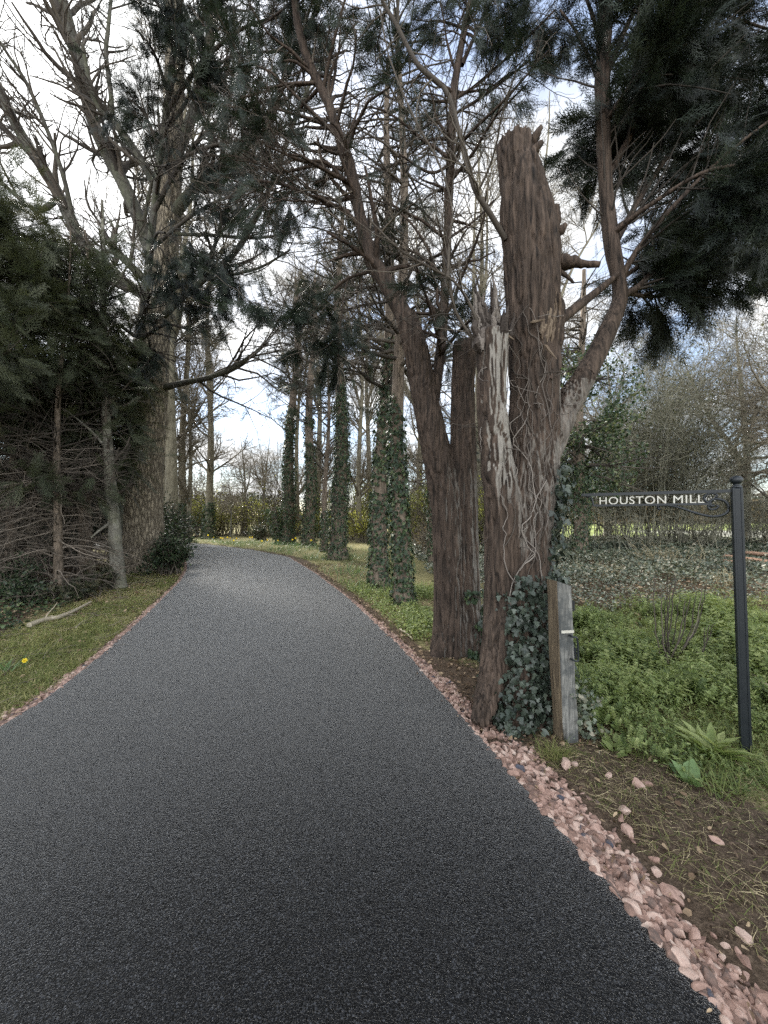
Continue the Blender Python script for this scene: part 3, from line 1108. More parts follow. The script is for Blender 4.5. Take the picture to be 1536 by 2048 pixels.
mb.build('bare_branch', M['twig'], stump)

lead = limb([(1168, 752, 3.38, 50), (1195, 705, 3.45, 44), (1215, 660, 3.5, 41), (1238, 605, 3.6, 34), (1236, 555, 3.62, 30), (1226, 500, 3.65, 34), (1214, 410, 3.7, 30), (1208, 300, 3.7, 31), (1205, 150, 3.75, 34), (1212, 0, 3.8, 30), (1218, -150, 3.85, 24)], 30)
side = [limb(l, 14) for l in (
    [(1243, 592, 3.6, 16), (1290, 562, 3.7, 12), (1380, 450, 3.9, 9), (1500, 350, 4.1, 7), (1640, 270, 4.2, 5)],
    [(1240, 560, 3.62, 14), (1275, 500, 3.6, 11), (1340, 420, 3.5, 9), (1450, 310, 3.4, 6), (1580, 210, 3.3, 4)],
    [(1228, 490, 3.65, 14), (1290, 380, 3.9, 11), (1380, 250, 4.2, 9), (1500, 120, 4.4, 6)],
    [(1222, 470, 3.65, 13), (1300, 410, 3.4, 9), (1420, 340, 3.2, 7), (1560, 330, 3.0, 4)],
    [(1212, 360, 3.7, 14), (1280, 240, 3.8, 11), (1370, 110, 4.0, 8), (1460, -20, 4.2, 5)],
    [(1208, 250, 3.72, 13), (1290, 130, 3.4, 9), (1380, 20, 3.3, 7), (1450, -60, 3.2, 4)],
    [(1206, 170, 3.75, 12), (1250, 60, 3.9, 10), (1310, -60, 4.0, 7)],
    [(1208, 190, 3.75, 9), (1180, 120, 3.9, 7), (1150, 60, 4.0, 5), (1120, 20, 4.1, 4)],
    [(1208, 110, 3.75, 9), (1185, 30, 3.7, 7), (1150, -60, 3.7, 5)],
    [(1243, 585, 3.6, 10), (1330, 590, 3.9, 7), (1440, 540, 4.3, 5), (1540, 520, 4.6, 4)],
    [(1238, 560, 3.6, 10), (1330, 500, 4.3, 8), (1440, 450, 4.8, 6), (1600, 420, 5.2, 4)],
    [(1212, 30, 3.8, 10), (1290, -30, 3.9, 8), (1420, 20, 4.1, 6), (1540, 60, 4.2, 4)])]
mb = MB()
tubes(mb, lead[0], lead[1] * .84, 14, .4, bump=lambda V: .9 + .25 * fbm(V * np.array([14, 14, 4]), 3))
limb2 = limb([(1108, 650, 3.2, 24), (1140, 625, 3.25, 20), (1175, 598, 3.35, 16), (1215, 566, 3.5, 13), (1240, 545, 3.6, 9)], 12)
tubes(mb, *limb2, 9, .4)
ss = stack(*side)
tubes(mb, *ss, 7, .4)
limb_o = mb.build('living_limb', M['stump'], stump)
mb = MB()
ssl = stack(*(side[:7] + side[9:] + [(lead[0][14:], lead[1][14:] * .3)]))
l2 = grow(ssl, 330, (.12, 1), (25, 65), (.35, .95), 6, .12, (.02, 0, .03), .5, .3, .003)
l3 = grow(l2, 1500, (.15, 1), (25, 60), (.15, .42), 5, .15, (0, 0, -.02), .5, .4, .002)


def inward(br):
    m = br[0].mean(1)
    k = (m[:, 0] > .53 * m[:, 1]) | (rng.uniform(size=len(m)) < .18)
    return br[0][k], br[1][k]


l2, l3 = inward(l2), inward(l3)
tubes(mb, *l2, 4, rng.uniform(0, .4, len(l2[0])))
mb.build('twigs', M['twig'], limb_o)
mb = MB()
fronds_on(mb, l3, 7200, (.16, .34), .3, rhi=1., clump=2.0, jit=.5)
fronds_on(mb, l2, 2400, (.16, .32), .3, rhi=.8, clump=2.0, jit=.5)
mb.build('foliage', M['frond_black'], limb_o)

# ------------------------------------------------------------------ the twin-stemmed yew behind it
b1 = G(912, 1300)
yew = empty('yew_tree', (b1[0], b1[1], 0), 'twin-stemmed dark red yew just behind the broken tree, one stem topped, one climbing left', 'tree')
mb = MB()
ylim = [limb([(905, 1330, 4.5, 96), (905, 1240, 4.5, 76), (902, 1120, 4.5, 70), (893, 1000, 4.5, 62), (868, 880, 4.48, 56), (848, 780, 4.46, 52), (830, 690, 4.45, 50), (812, 630, 4.45, 44)], 26),
        limb([(930, 1330, 4.5, 80), (930, 1240, 4.5, 62), (928, 1100, 4.5, 58), (928, 980, 4.5, 52), (926, 860, 4.5, 48), (926, 770, 4.5, 47), (930, 685, 4.5, 48)], 26),
        limb([(895, 1230, 4.45, 40), (885, 1290, 4.4, 44), (872, 1330, 4.34, 30)], 8),
        limb([(940, 1230, 4.45, 40), (950, 1290, 4.42, 36), (958, 1330, 4.38, 24)], 8)]
for p, r in ylim:
    tubes(mb, p, r, 18, .5, cap=True)
V, F = remesh(mb, .012, 4)
V = barkdisp(V, vnormals(V, F), .05, .013)
N = vnormals(V, F)
mb = MB()
mb.add(V, F, .5)
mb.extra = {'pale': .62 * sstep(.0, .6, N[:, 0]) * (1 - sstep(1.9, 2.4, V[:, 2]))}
mb.build('trunk', M['yew'], yew)
YV, YN = V, N
upper = [limb(l, 18) for l in (
    [(818, 650, 4.45, 42), (772, 565, 4.45, 38), (739, 512, 4.45, 36), (718, 420, 4.45, 27), (700, 330, 4.45, 25), (678, 273, 4.42, 23), (652, 195, 4.4, 21), (630, 154, 4.4, 20), (599, 68, 4.35, 18), (588, -20, 4.3, 16), (580, -120, 4.3, 12)],
    [(868, 800, 4.5, 26), (878, 730, 4.55, 24), (886, 649, 4.6, 22), (893, 513, 4.65, 20), (900, 342, 4.7, 20), (907, 188, 4.7, 18), (927, 68, 4.75, 15), (944, -10, 4.8, 12), (960, -120, 4.8, 9)],
    [(924, 130, 4.72, 10), (955, 60, 4.7, 8), (985, -5, 4.7, 6), (1010, -80, 4.7, 5)],
    [(712, 400, 4.45, 9), (660, 330, 4.3, 7), (600, 320, 4.2, 6), (530, 290, 4.1, 4)],
    [(705, 345, 4.45, 9), (640, 330, 4.6, 7), (560, 345, 4.8, 6), (500, 330, 4.9, 4)],
    [(700, 425, 4.45, 10), (640, 400, 4.5, 8), (575, 372, 4.6, 6), (510, 360, 4.7, 5)],
    [(640, 165, 4.4, 8), (560, 175, 4.5, 6), (470, 200, 4.6, 4)],
    [(752, 540, 4.45, 8), (690, 560, 4.6, 6), (640, 610, 4.7, 4), (600, 660, 4.7, 3)],
    [(900, 330, 4.7, 8), (860, 345, 4.5, 6), (800, 310, 4.3, 4)],
    [(906, 200, 4.7, 8), (960, 165, 4.7, 6), (1040, 90, 4.6, 5), (1110, 20, 4.5, 4)],
    [(906, 230, 4.7, 7), (970, 190, 4.9, 6), (1060, 120, 5.0, 4)],
    [(893, 480, 4.65, 7), (950, 440, 4.8, 5), (990, 400, 5.0, 4)])]
mb = MB()
for p, r in upper:
    tubes(mb, p, r * .86, 10, .5, bump=lambda V: .88 + .28 * fbm(V * np.array([16, 16, 4]), 3))
us = stack(*upper)
y2 = grow(us, 260, (.1, 1), (30, 75), (.4, 1.3), 7, .16, (-.01, 0, -.005), .4, .3, .004)
tubes(mb, *y2, 5, rng.uniform(0, 1, 260))
mb.extra = {}
lo = mb.build('limb', M['yew'], yew)
mb = MB()
y3 = grow(y2, 1300, (.1, 1), (30, 75), (.2, .7), 6, .2, (0, 0, -.01), .5, .4, .0028)
tubes(mb, *y3, 3, rng.uniform(0, 1, 1300))
y4 = grow(y3, 2200, (.1, 1), (30, 75), (.08, .3), 5, .2, (0, 0, 0), .5, .4, .002)
tubes(mb, *y4, 3, rng.uniform(0, 1, 2200))
mb.build('twigs', M['dead'], yew)
mb = MB()
cen = y3[0].mean(1)
keep = np.where((fbm(cen * .9 + 4, 3) > .5))[0]
fronds_on(mb, (y3[0][keep], y3[1][keep]), 3600, (.14, .28), .35, rhi=.8)
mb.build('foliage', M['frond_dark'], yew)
mb = MB()
a_ = (YV[:, 2] < .75) & (YN[:, 1] < .5) & (fbm(YV * 4, 3) > .5)
w_ = np.where(a_ & (YV[:, 0] > P(925, 1200, 4.5)[0]))[0]
ivy_on(mb, YV[w_], YN[w_], 700, (.03, .06), (0, .09))
mb.build('ivy', M['ivy'], yew)

# ------------------------------------------------------------------ the big ridged tree on the left
b2 = G(284, 1142)
lime = empty('oak_tree', (b2[0], b2[1], 0), 'massive ridged-bark tree at the inside of the bend on the left, many rising limbs', 'tree')
mb = MB()
LY = 11.2
for p, r in (limb([(284, 1165, LY, 120), (284, 1130, LY, 92), (283, 1080, LY, 80), (283, 1000, LY, 75), (288, 900, LY, 73), (296, 800, LY, 68), (303, 700, LY, 62), (313, 600, LY, 55), (327, 500, LY, 48), (337, 430, LY, 46), (343, 350, LY, 38), (346, 250, LY, 36), (350, 120, LY, 36), (348, 0, LY, 32), (345, -150, LY, 24)], 50),
             limb([(275, 990, 11.1, 40), (256, 945, 11.0, 34), (242, 915, 10.9, 26), (232, 900, 10.8, 14)], 10)):
    tubes(mb, p, r, 26, .5, cap=True)
V, F = remesh(mb, .03, 3)
N = vnormals(V, F)
V = V + N * (.07 * (fbm(V * np.array([3, 3, .5]), 3) - .5) + .05 * (fbm(V * np.array([14, 14, 3]), 2) - .5))[:, None]
mb = MB()
mb.add(V, F, .5)
mb.build('trunk', M['lime'], lime)
LV, LN = V, vnormals(V, F)
ll = [limb(l, 18) for l in (
    [(340, 440, LY, 30), (370, 400, 11, 26), (400, 368, 10.9, 24), (440, 335, 10.8, 24), (485, 300, 10.7, 22), (530, 245, 10.6, 16), (575, 150, 10.5, 12), (610, 70, 10.5, 11), (650, -20, 10.4, 9)],
    [(345, 330, LY, 28), (370, 265, 11.3, 26), (395, 205, 11.4, 24), (412, 120, 11.5, 24), (428, 30, 11.6, 22), (440, -80, 11.6, 18)],
    [(330, 400, LY, 22), (310, 370, 11.1, 20), (285, 325, 11, 20), (255, 280, 10.9, 19), (225, 240, 10.8, 17), (200, 220, 10.7, 14), (180, 170, 10.6, 11), (165, 90, 10.5, 9)],
    [(305, 510, LY, 30), (285, 460, 11.4, 30), (262, 400, 11.5, 30), (235, 345, 11.6, 29), (205, 290, 11.7, 28), (180, 225, 11.8, 28), (162, 150, 11.9, 27), (143, 70, 12, 26), (120, -20, 12, 22), (100, -120, 12, 18)],
    [(225, 245, 10.8, 12), (222, 190, 10.8, 11), (212, 110, 10.8, 10), (216, 60, 10.8, 9), (222, 0, 10.8, 7), (225, -60, 10.8, 5)],
    [(290, 560, LY, 20), (250, 520, 10.9, 18), (210, 480, 10.8, 14)],
    [(180, 500, 11.8, 26), (150, 455, 11.9, 27), (120, 395, 12, 27), (92, 345, 12.1, 26), (55, 290, 12.2, 25), (22, 230, 12.3, 22), (-10, 160, 12.4, 18)],
    [(300, 600, LY, 26), (245, 560, 11.6, 24), (180, 500, 11.8, 24)],
    [(330, 775, LY, 16), (370, 765, 10.9, 14), (420, 755, 10.6, 12), (470, 733, 10.4, 11), (505, 710, 10.2, 9), (535, 685, 10.1, 6)],
    [(320, 640, LY, 16), (360, 600, 10.6, 14), (410, 558, 10.2, 14), (470, 505, 9.9, 14), (515, 430, 9.6, 13), (550, 350, 9.4, 11), (590, 240, 9.3, 9), (640, 120, 9.2, 7)],
    [(405, 562, 10.2, 10), (425, 505, 10.2, 10), (445, 440, 10.2, 9), (480, 360, 10.2, 8), (520, 270, 10.2, 6)],
    [(410, 560, 10.2, 8), (460, 550, 10.0, 7), (520, 535, 9.8, 6), (580, 500, 9.6, 4)],
    [(345, 468, LY, 8), (420, 470, 10.6, 8), (500, 476, 10, 7), (570, 470, 9.6, 5)],
    [(120, 395, 12, 14), (75, 420, 11.8, 12), (20, 380, 11.5, 9), (-30, 330, 11.4, 7)],
    [(150, 455, 11.9, 12), (120, 330, 11.5, 10), (60, 180, 11.2, 9), (10, 100, 11, 7), (-40, 20, 11, 5)],
    [(285, 460, 11.4, 9), (300, 380, 11, 8), (320, 300, 10.8, 6), (315, 200, 10.7, 4)])]
mb = MB()
for p, r in ll:
    tubes(mb, p, r * .82, 10, .5, bump=lambda V: .92 + .18 * fbm(V * 6, 3))
mb.build('limb', M['limb_grey'], lime)
mb = MB()
ls_ = stack(*ll)
g1 = grow(ls_, 240, (.2, 1), (25, 60), (.9, 2.6), 7, .14, (0, 0, .05), .45, .3, .010)
g2 = grow(g1, 1000, (.15, 1), (25, 60), (.5, 1.5), 6, .18, (0, 0, .06), .55, .4, .006)
g3 = grow(g2, 2600, (.15, 1), (25, 65), (.2, .7), 6, .22, (0, 0, .08), .6, .6, .005)
tubes(mb, *g1, 5, rng.uniform(0, .8, 240))
tubes(mb, *g2, 4, rng.uniform(0, .8, 1000))
tubes(mb, *g3, 3, rng.uniform(0, .8, 2600))
mb.build('crown', M['twig'], lime)
mb = MB()
w_ = np.where((LV[:, 2] < .9) & (LN[:, 1] < .3) & (fbm(LV * 2.5, 2) > .53))[0]
ivy_on(mb, LV[w_], LN[w_], 500, (.06, .10), (0, .12), tm=RHOMB)
mb.build('ivy', M['ivy'], lime)

# ------------------------------------------------------------------ conifers along the left verge


def conifer(px, Yd, H, z0, spread, seed, label, nb=110, nf=2500, w=.2, lean=(0, 0), deadn=90, fs=(.26, .5), mat='frond', name='conifer_tree', group='conifers crowding the left verge', rhi=1., dl=2.0):
    g = np.random.default_rng(seed)
    bx = P(px, 1035, Yd)[0]
    root = empty(name, (bx, Yd, 0), label, 'tree', group)
    K = 24
    zz = np.linspace(-.1, H, K)
    pts = np.stack([bx + lean[0] * (np.maximum(zz, 0) / H) ** 1.5 + .12 * np.sin(zz * .8 + seed) * zz / H, Yd + lean[1] * zz / H + .1 * np.cos(zz * .7 + seed) * zz / H, zz], -1)
    R = w / 2 * (1 - .85 * zz / H) * (1 + .5 * np.exp(-np.maximum(zz, 0) * 5))
    mb = MB()
    tubes(mb, pts, R, 12, .5, bump=lambda V: .85 + .3 * fbm(V * np.array([9, 9, 2]), 3))
    mb.build('trunk', M['conifer'], root)
    tr = (pts[None], R[None])
    n = nb
    t = g.uniform(z0 / H, .98, n)
    p, d, r = sample(*tr, np.zeros(n, int), t)
    az = g.uniform(0, 2 * np.pi, n)
    up = g.uniform(-.1, .45, n)
    d2 = unit(np.stack([np.cos(az), np.sin(az), up], -1))
    LL = spread * (1 - (t - z0 / H) / (1 - z0 / H)) ** .6 * g.uniform(.6, 1.1, n) + .35
    br = march(p, d2, LL, np.maximum(r * .35, .012), np.full(n, .005), 8, .08, (0, 0, .012), g)
    sb = grow(br, nb * 8, (.15, 1), (25, 60), (.3, .95), 6, .12, (0, 0, -.03), .5, .3, .004, rg=g)
    mb = MB()
    tubes(mb, *br, 5, g.uniform(0, .6, n))
    tubes(mb, *sb, 3, g.uniform(0, .6, nb * 8))
    mb.build('branches', M['twig'], root)
    mb = MB()
    fronds_on(mb, sb, nf, fs, .35, rhi=rhi)
    mb.build('foliage', M[mat], root)
    if deadn:
        t = g.uniform(.02, min(.98, (z0 + .9) / H), deadn)
        p, d, r = sample(*tr, np.zeros(deadn, int), t)
        az = g.uniform(0, 2 * np.pi, deadn)
        d2 = unit(np.stack([np.cos(az), np.sin(az), g.uniform(-.1, .6, deadn)], -1))
        db = march(p, d2, g.uniform(.4, dl, deadn), np.maximum(r * .22, .010), np.full(deadn, .004), 9, .16, (0, 0, -.07), g)
        d3 = grow(db, deadn * 5, (.15, 1), (25, 70), (.2, .9), 6, .2, (0, 0, -.04), .55, .4, .0035, rg=g)
        d4 = grow(d3, deadn * 7, (.15, 1), (25, 70), (.1, .45), 5, .2, (0, 0, -.03), .55, .4, .003, rg=g)
        mb = MB()
        tubes(mb, *db, 5, g.uniform(0, 1, deadn))
        tubes(mb, *d3, 3, g.uniform(0, 1, deadn * 5))
        tubes(mb, *d4, 3, g.uniform(0, 1, deadn * 7))
        mb.build('dead_branches', M['dead'], root)
    return root


conifer(118, 7.7, 7.4, 2.0, 1.1, 21, 'slender conifer on the left with pale straight trunk and a mass of drooping dead twigs', w=.17, deadn=130)
conifer(172, 8.9, 8.2, 2.6, .75, 22, 'thicker dark conifer between the slender one and the smooth grey trunk on the left', w=.30, deadn=60, nf=1500, dl=.8)
conifer(22, 8.3, 8.2, 2.3, 2.2, 23, 'dark conifer of the left thicket with ivy and dead twigs around its foot', w=.2, deadn=130)
conifer(-120, 7.0, 8.2, 2.2, 2.4, 24, 'conifer at the left border of the picture, only its outer sprays and twigs in view', w=.24, nf=5600, deadn=80)
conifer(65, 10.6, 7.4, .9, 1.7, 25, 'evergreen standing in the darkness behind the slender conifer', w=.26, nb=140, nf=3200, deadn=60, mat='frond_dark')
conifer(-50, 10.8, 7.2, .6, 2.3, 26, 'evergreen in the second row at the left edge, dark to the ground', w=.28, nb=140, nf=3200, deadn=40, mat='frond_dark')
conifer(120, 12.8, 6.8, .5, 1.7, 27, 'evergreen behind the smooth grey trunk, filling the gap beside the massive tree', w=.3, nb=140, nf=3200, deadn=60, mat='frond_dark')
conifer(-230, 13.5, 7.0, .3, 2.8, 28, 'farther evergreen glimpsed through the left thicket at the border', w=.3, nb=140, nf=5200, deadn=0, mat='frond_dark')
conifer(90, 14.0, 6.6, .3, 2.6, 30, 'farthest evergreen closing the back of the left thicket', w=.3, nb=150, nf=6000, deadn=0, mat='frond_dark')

# tall conifer whose drooping sprays hang across the massive tree
ck = empty('conifer_tree', (P(232, 1035, 9.9)[0], 9.9, 0), 'tallest conifer on the left, its hanging sprays veiling the massive ridged tree', 'tree', 'conifers crowding the left verge')
mb = MB()
cl_ = [limb(l, 18) for l in (
    [(232, 1170, 9.9, 16), (240, 1000, 9.9, 15), (262, 800, 9.9, 15), (290, 600, 9.9, 15), (310, 400, 9.9, 13), (335, 200, 9.9, 12), (360, 0, 9.9, 11), (375, -200, 9.9, 12)],)]
for p, r in cl_:
    tubes(mb, p, r, 10, .4)
mb.build('trunk', M['limb_grey'], ck)
cb = [limb(l, 14) for l in (
    [(305, 430, 9.9, 10), (360, 330, 9.6, 8), (440, 240, 9.3, 7), (540, 200, 9.0, 5)],
    [(330, 230, 9.9, 10), (400, 130, 9.6, 8), (480, 60, 9.3, 6), (570, 30, 9.1, 4)],
    [(345, 100, 9.9, 9), (420, 20, 9.7, 7), (500, -40, 9.5, 5)],
    [(350, 60, 9.9, 9), (310, 0, 9.5, 7), (250, -60, 9.2, 5)],
    [(340, 200, 9.9, 8), (310, 110, 9.5, 6), (275, 60, 9.2, 4)],
    [(318, 350, 9.9, 8), (400, 300, 9.2, 7), (500, 280, 8.6, 5), (580, 300, 8.2, 3)],
    [(300, 500, 9.9, 8), (400, 420, 9.3, 6), (500, 380, 8.8, 5), (600, 350, 8.4, 4)],
    [(290, 620, 9.9, 8), (380, 560, 9.4, 6), (450, 540, 9.0, 4)],
    [(320, 300, 9.9, 8), (290, 230, 9.6, 6), (262, 200, 9.4, 4)],
    [(330, 260, 9.9, 8), (450, 120, 10, 6), (560, 100, 10, 5), (650, 50, 10, 4)],
    [(290, 600, 9.9, 8), (230, 540, 9.6, 6), (150, 520, 9.4, 4)],
    [(280, 680, 9.9, 8), (330, 650, 9.2, 6), (380, 660, 8.8, 4)],
    [(350, 100, 9.9, 8), (352, 60, 9.4, 6), (356, 40, 9.0, 4)],
    [(340, 190, 9.9, 8), (350, 150, 9.3, 6), (365, 130, 8.9, 4)],
    [(325, 300, 9.9, 8), (335, 250, 9.3, 6), (345, 235, 8.9, 4)],
    [(312, 390, 9.9, 8), (320, 340, 9.3, 6), (335, 330, 8.9, 4)],
    [(300, 520, 9.9, 8), (312, 470, 9.2, 6), (330, 465, 8.8, 4)],
    [(285, 640, 9.9, 8), (300, 590, 9.2, 6), (318, 590, 8.8, 4)],
    [(275, 740, 9.9, 8), (290, 700, 9.2, 6), (310, 700, 8.8, 4)],
    [(280, 680, 9.9, 8), (220, 640, 9.3, 6), (140, 620, 9.0, 4)])]
cs = stack(*cb)
k1 = grow(cs, 330, (.15, 1), (25, 60), (.6, 1.5), 6, .12, (0, 0, -.03), .5, .3, .006)
k2 = grow(k1, 1500, (.15, 1), (25, 60), (.3, .8), 6, .12, (0, 0, -.10), .5, .4, .004)
mb = MB()
tubes(mb, *cs, 7, .3)
tubes(mb, *k1, 4, rng.uniform(0, .5, 330))
tubes(mb, *k2, 3, rng.uniform(0, .5, 1500))
mb.build('branches', M['twig'], ck)
mb = MB()
fronds_on(mb, k2, 6800, (.22, .42), .7, rhi=.9, clump=.9)
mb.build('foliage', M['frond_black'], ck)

# smooth grey stem in front of them
gt = empty('slim_tree', (G(237, 1176)[0], G(237, 1176)[1], 0), 'smooth grey slender trunk with a slight bend, in front of the massive tree', 'tree')
mb = MB()
gl = [limb(l, 26) for l in (
    [(240, 1190, 8.4, 32), (236, 1150, 8.4, 26), (230, 1080, 8.4, 23), (228, 1040, 8.4, 22), (222, 990, 8.4, 21), (219, 940, 8.4, 19), (214, 860, 8.4, 15), (210, 780, 8.4, 13), (206, 650, 8.4, 11), (206, 500, 8.4, 8), (204, 400, 8.4, 5)],
    [(210, 770, 8.4, 7), (192, 720, 8.3, 6), (185, 650, 8.3, 5), (160, 560, 8.3, 4)],
    [(216, 900, 8.4, 6), (180, 860, 8.2, 5), (130, 820, 8.0, 4), (80, 790, 7.9, 3)],
    [(207, 600, 8.4, 5), (250, 540, 8.3, 4), (270, 480, 8.3, 3)],
    [(228, 1040, 8.4, 6), (200, 1060, 8.2, 5), (182, 1075, 8.1, 4)])]
for p, r in gl:
    tubes(mb, p, r, 12, .5, bump=lambda V: .93 + .15 * fbm(V * 9, 3))
mb.build('trunk', M['grey'], gt)
mb = MB()
g1 = grow(stack(*gl), 60, (.35, 1), (25, 60), (.3, 1.0), 6, .15, (0, 0, .05), .45, .4, .004)
g2 = grow(g1, 160, (.2, 1), (25, 60), (.2, .5), 5, .18, (0, 0, .03), .5, .4, .003)
tubes(mb, *g1, 4, rng.uniform(.2, 1, 60))
tubes(mb, *g2, 3, rng.uniform(.2, 1, 160))
mb.build('twigs', M['twig'], gt)

# ------------------------------------------------------------------ ivy-clad trees along the bend


def ivy_tree(px, Yd, wpx, H, ivy_h, seed, label, ivy_w=1.0, nleaf=1500, lean=0.0, crown='conifer', nb=60, z0=3.5, spread=2.0, nf=1800, group='ivy-clad trees along the bend', name='ivy_tree', mat='frond_dark', fs=(.2, .42), zg=0.0):
    g = np.random.default_rng(seed)
    bx = P(px, 1035, Yd)[0]
    root = empty(name, (bx, Yd, zg), label, 'tree', group)
    w = wpx / FPX * Yd
    K = 26
    zz = np.linspace(-.1, H, K)
    pts = np.stack([bx + lean * zz / H + .10 * np.sin(zz * .6 + seed) * np.minimum(zz / 3, 1), Yd + .1 * np.cos(zz * .5 + seed), zz], -1)
    R = w / 2 * (1 - .75 * np.clip(zz / H, 0, 1)) * (1 + .45 * np.exp(-np.maximum(zz, 0) * 3.5))
    mb = MB()
    tubes(mb, pts, R, 12, .5, bump=lambda V: .88 + .25 * fbm(V * np.array([9, 9, 2]), 3))
    mb.build('trunk', M['conifer'], root)
    n = nb
    t = g.uniform(z0 / H, .98, n)
    p, d, r = sample(pts[None], R[None], np.zeros(n, int), t)
    az = g.uniform(0, 2 * np.pi, n)
    d2 = unit(np.stack([np.cos(az), np.sin(az), g.uniform(-.15, .5, n) if crown == 'conifer' else g.uniform(.3, 1.1, n)], -1))
    LL = spread * (1 - .6 * (t - z0 / H)) * g.uniform(.4, 1.1, n) + .3
    br = march(p, d2, LL, np.clip(r * .4, .012, .05), np.full(n, .006), 8, .12, (0, 0, -.01 if crown == 'conifer' else .05), g)
    s1 = grow(br, nb * 6, (.15, 1), (25, 65), (.3, 1.1), 6, .16, (0, 0, -.01 if crown == 'conifer' else .06), .5, .4, .005, rg=g)
    s2 = grow(s1, nb * 11, (.15, 1), (25, 65), (.15, .6), 5, .2, (0, 0, 0.01), .55, .5, .004, rg=g)
    mb = MB()
    tubes(mb, *br, 5, g.uniform(0, .8, n))
    tubes(mb, *s1, 3, g.uniform(0, .8, nb * 6))
    tubes(mb, *s2, 3, g.uniform(0, .8, nb * 11))
    mb.build('crown', M['twig'], root)
    if nf:
        mb = MB()
        cen = s1[0].mean(1)
        kk = np.where(fbm(cen * .7 + seed, 3) > .47)[0]
        fronds_on(mb, (s1[0][kk], s1[1][kk]), nf, fs, .35, tm=FROND if Yd < 12 else FROND_FAR, rhi=.9)
        mb.build('foliage', M[mat], root)
    kz = int(np.searchsorted(zz, ivy_h)) + 1
    mb = MB()
    V, N = tube_surface(pts[:kz], R[:kz], nleaf * 4)
    dens = fbm(V * np.array([2.2, 2.2, 1.3]) + seed, 3) - .35 * sstep(.55, 1.0, V[:, 2] / ivy_h)
    V, N = V[dens > .26], N[dens > .26]
    th = (.01 + .42 * np.clip(fbm(V * np.array([1.4, 1.4, 1.1]) + seed, 3) - .38, 0, 1)) * ivy_w
    V = V + N * (th * rng.uniform(0, 1, len(V)) ** 1.0)[:, None]
    s = .024 + .0044 * Yd
    ivy_on(mb, V, N, min(nleaf, len(V)), (s * .55, s * 1.4), (0, .035), tm=IVY if Yd < 10 else RHOMB)
    mb.build('ivy', M['ivy'], root)
    return root


ivy_tree(806, 7.1, 33, 11, 4.0, 41, 'nearer of the two close ivy trunks left of the yew, bark showing on its left', .38, 2600, -.1, nb=70, z0=4.2, spread=1.8, nf=200)
ivy_tree(758, 8.7, 34, 12, 5.4, 42, 'farther of the two close ivy trunks left of the yew, ivy dense at its foot', .7, 3000, .3, nb=70, z0=4.5, spread=2.0, nf=200)
ivy_tree(676, 14.2, 32, 13, 8.2, 43, 'thickest ivy column, standing by the scrape of red soil at the bend', 1.5, 6000, .1, nb=70, z0=6.8, spread=2.6, nf=250, fs=(.3, .55))
ivy_tree(616, 21.5, 24, 15, 7.0, 44, 'ivy-footed tree with a slim bare upper stem, right of the dark pointed ivy trunk', 1.7, 3600, .3, nb=60, z0=6, spread=3, nf=250, fs=(.35, .6))
ivy_tree(574, 23, 24, 16, 9.2, 45, 'slim trunk wrapped in dark ivy to a point, beside the short ivy stub', 1.6, 5000, .6, nb=60, z0=9, spread=3.4, nf=420, fs=(.4, .7))
ivy_tree(1158, 14.5, 28, 11, 4.5, 46, 'ivy-covered tree seen behind the end of the sign, leafy crown above', 1.3, 3200, .2, nb=70, z0=3.2, spread=2.4, nf=0)
ivy_tree(868, 12.5, 22, 7, 3.0, 47, 'small ivy-draped stem glimpsed between the ivy trunks and the yew', 1.6, 1500, .0, nb=30, z0=2.4, spread=1.0, nf=250)
ivy_tree(650, 17.5, 12, 10, 2.2, 48, 'thin dark stem just left of the thickest ivy column', 1.2, 700, .1, crown='bare', nb=40, z0=3.2, spread=2.0, nf=0)
# short ivy stub
ib = P(552, 1035, 23)
st = empty('ivy_stub', (ib[0], 23, 0), 'short leaning stub smothered in dark ivy at the far bend', 'tree stub')
mb = MB()
p, r = limb([(560, 1088, 23, 16), (553, 1050, 23, 15), (545, 1015, 23, 12)], 10)
tubes(mb, p, r, 9, .5, cap=True)
mb.build('trunk', M['conifer'], st)
mb = MB()
V, N = tube_surface(p, r, 1600)
V = V + N * (rng.uniform(0, 1, len(V)) * (.1 + .4 * sstep(.5, 2.2, V[:, 2])))[:, None]
ivy_on(mb, V, N, 1000, (.10, .16), (0, .1), tm=RHOMB)
mb.build('ivy', M['ivy'], st)

# foliage crown on the ivy tree behind the sign: ivy bushing out
for (nm, c, rad, n) in (('mature_ivy', P(1180, 850, 14.5), (2.1, 1.6, 3.3), 15000),):
    mb = MB()
    q = rdir(n) * (rng.uniform(0, 1, n) ** .5)[:, None] * np.array(rad)
    pos = c + q
    k = fbm(pos * 1.1, 3) > .51
    pos = pos[k]
    instance(mb, *RHOMB, pos, rdir(len(pos)), rdir(len(pos)) + [0, 0, .6], rng.uniform(.09, .17, len(pos)), rng.uniform(.1, 1, len(pos)))
    par = [o for o in scene.objects if o.get('label', '').startswith('ivy-covered tree seen behind')][0]
    mb.build('foliage', M['ivy'], par)

# ------------------------------------------------------------------ bare trees beyond


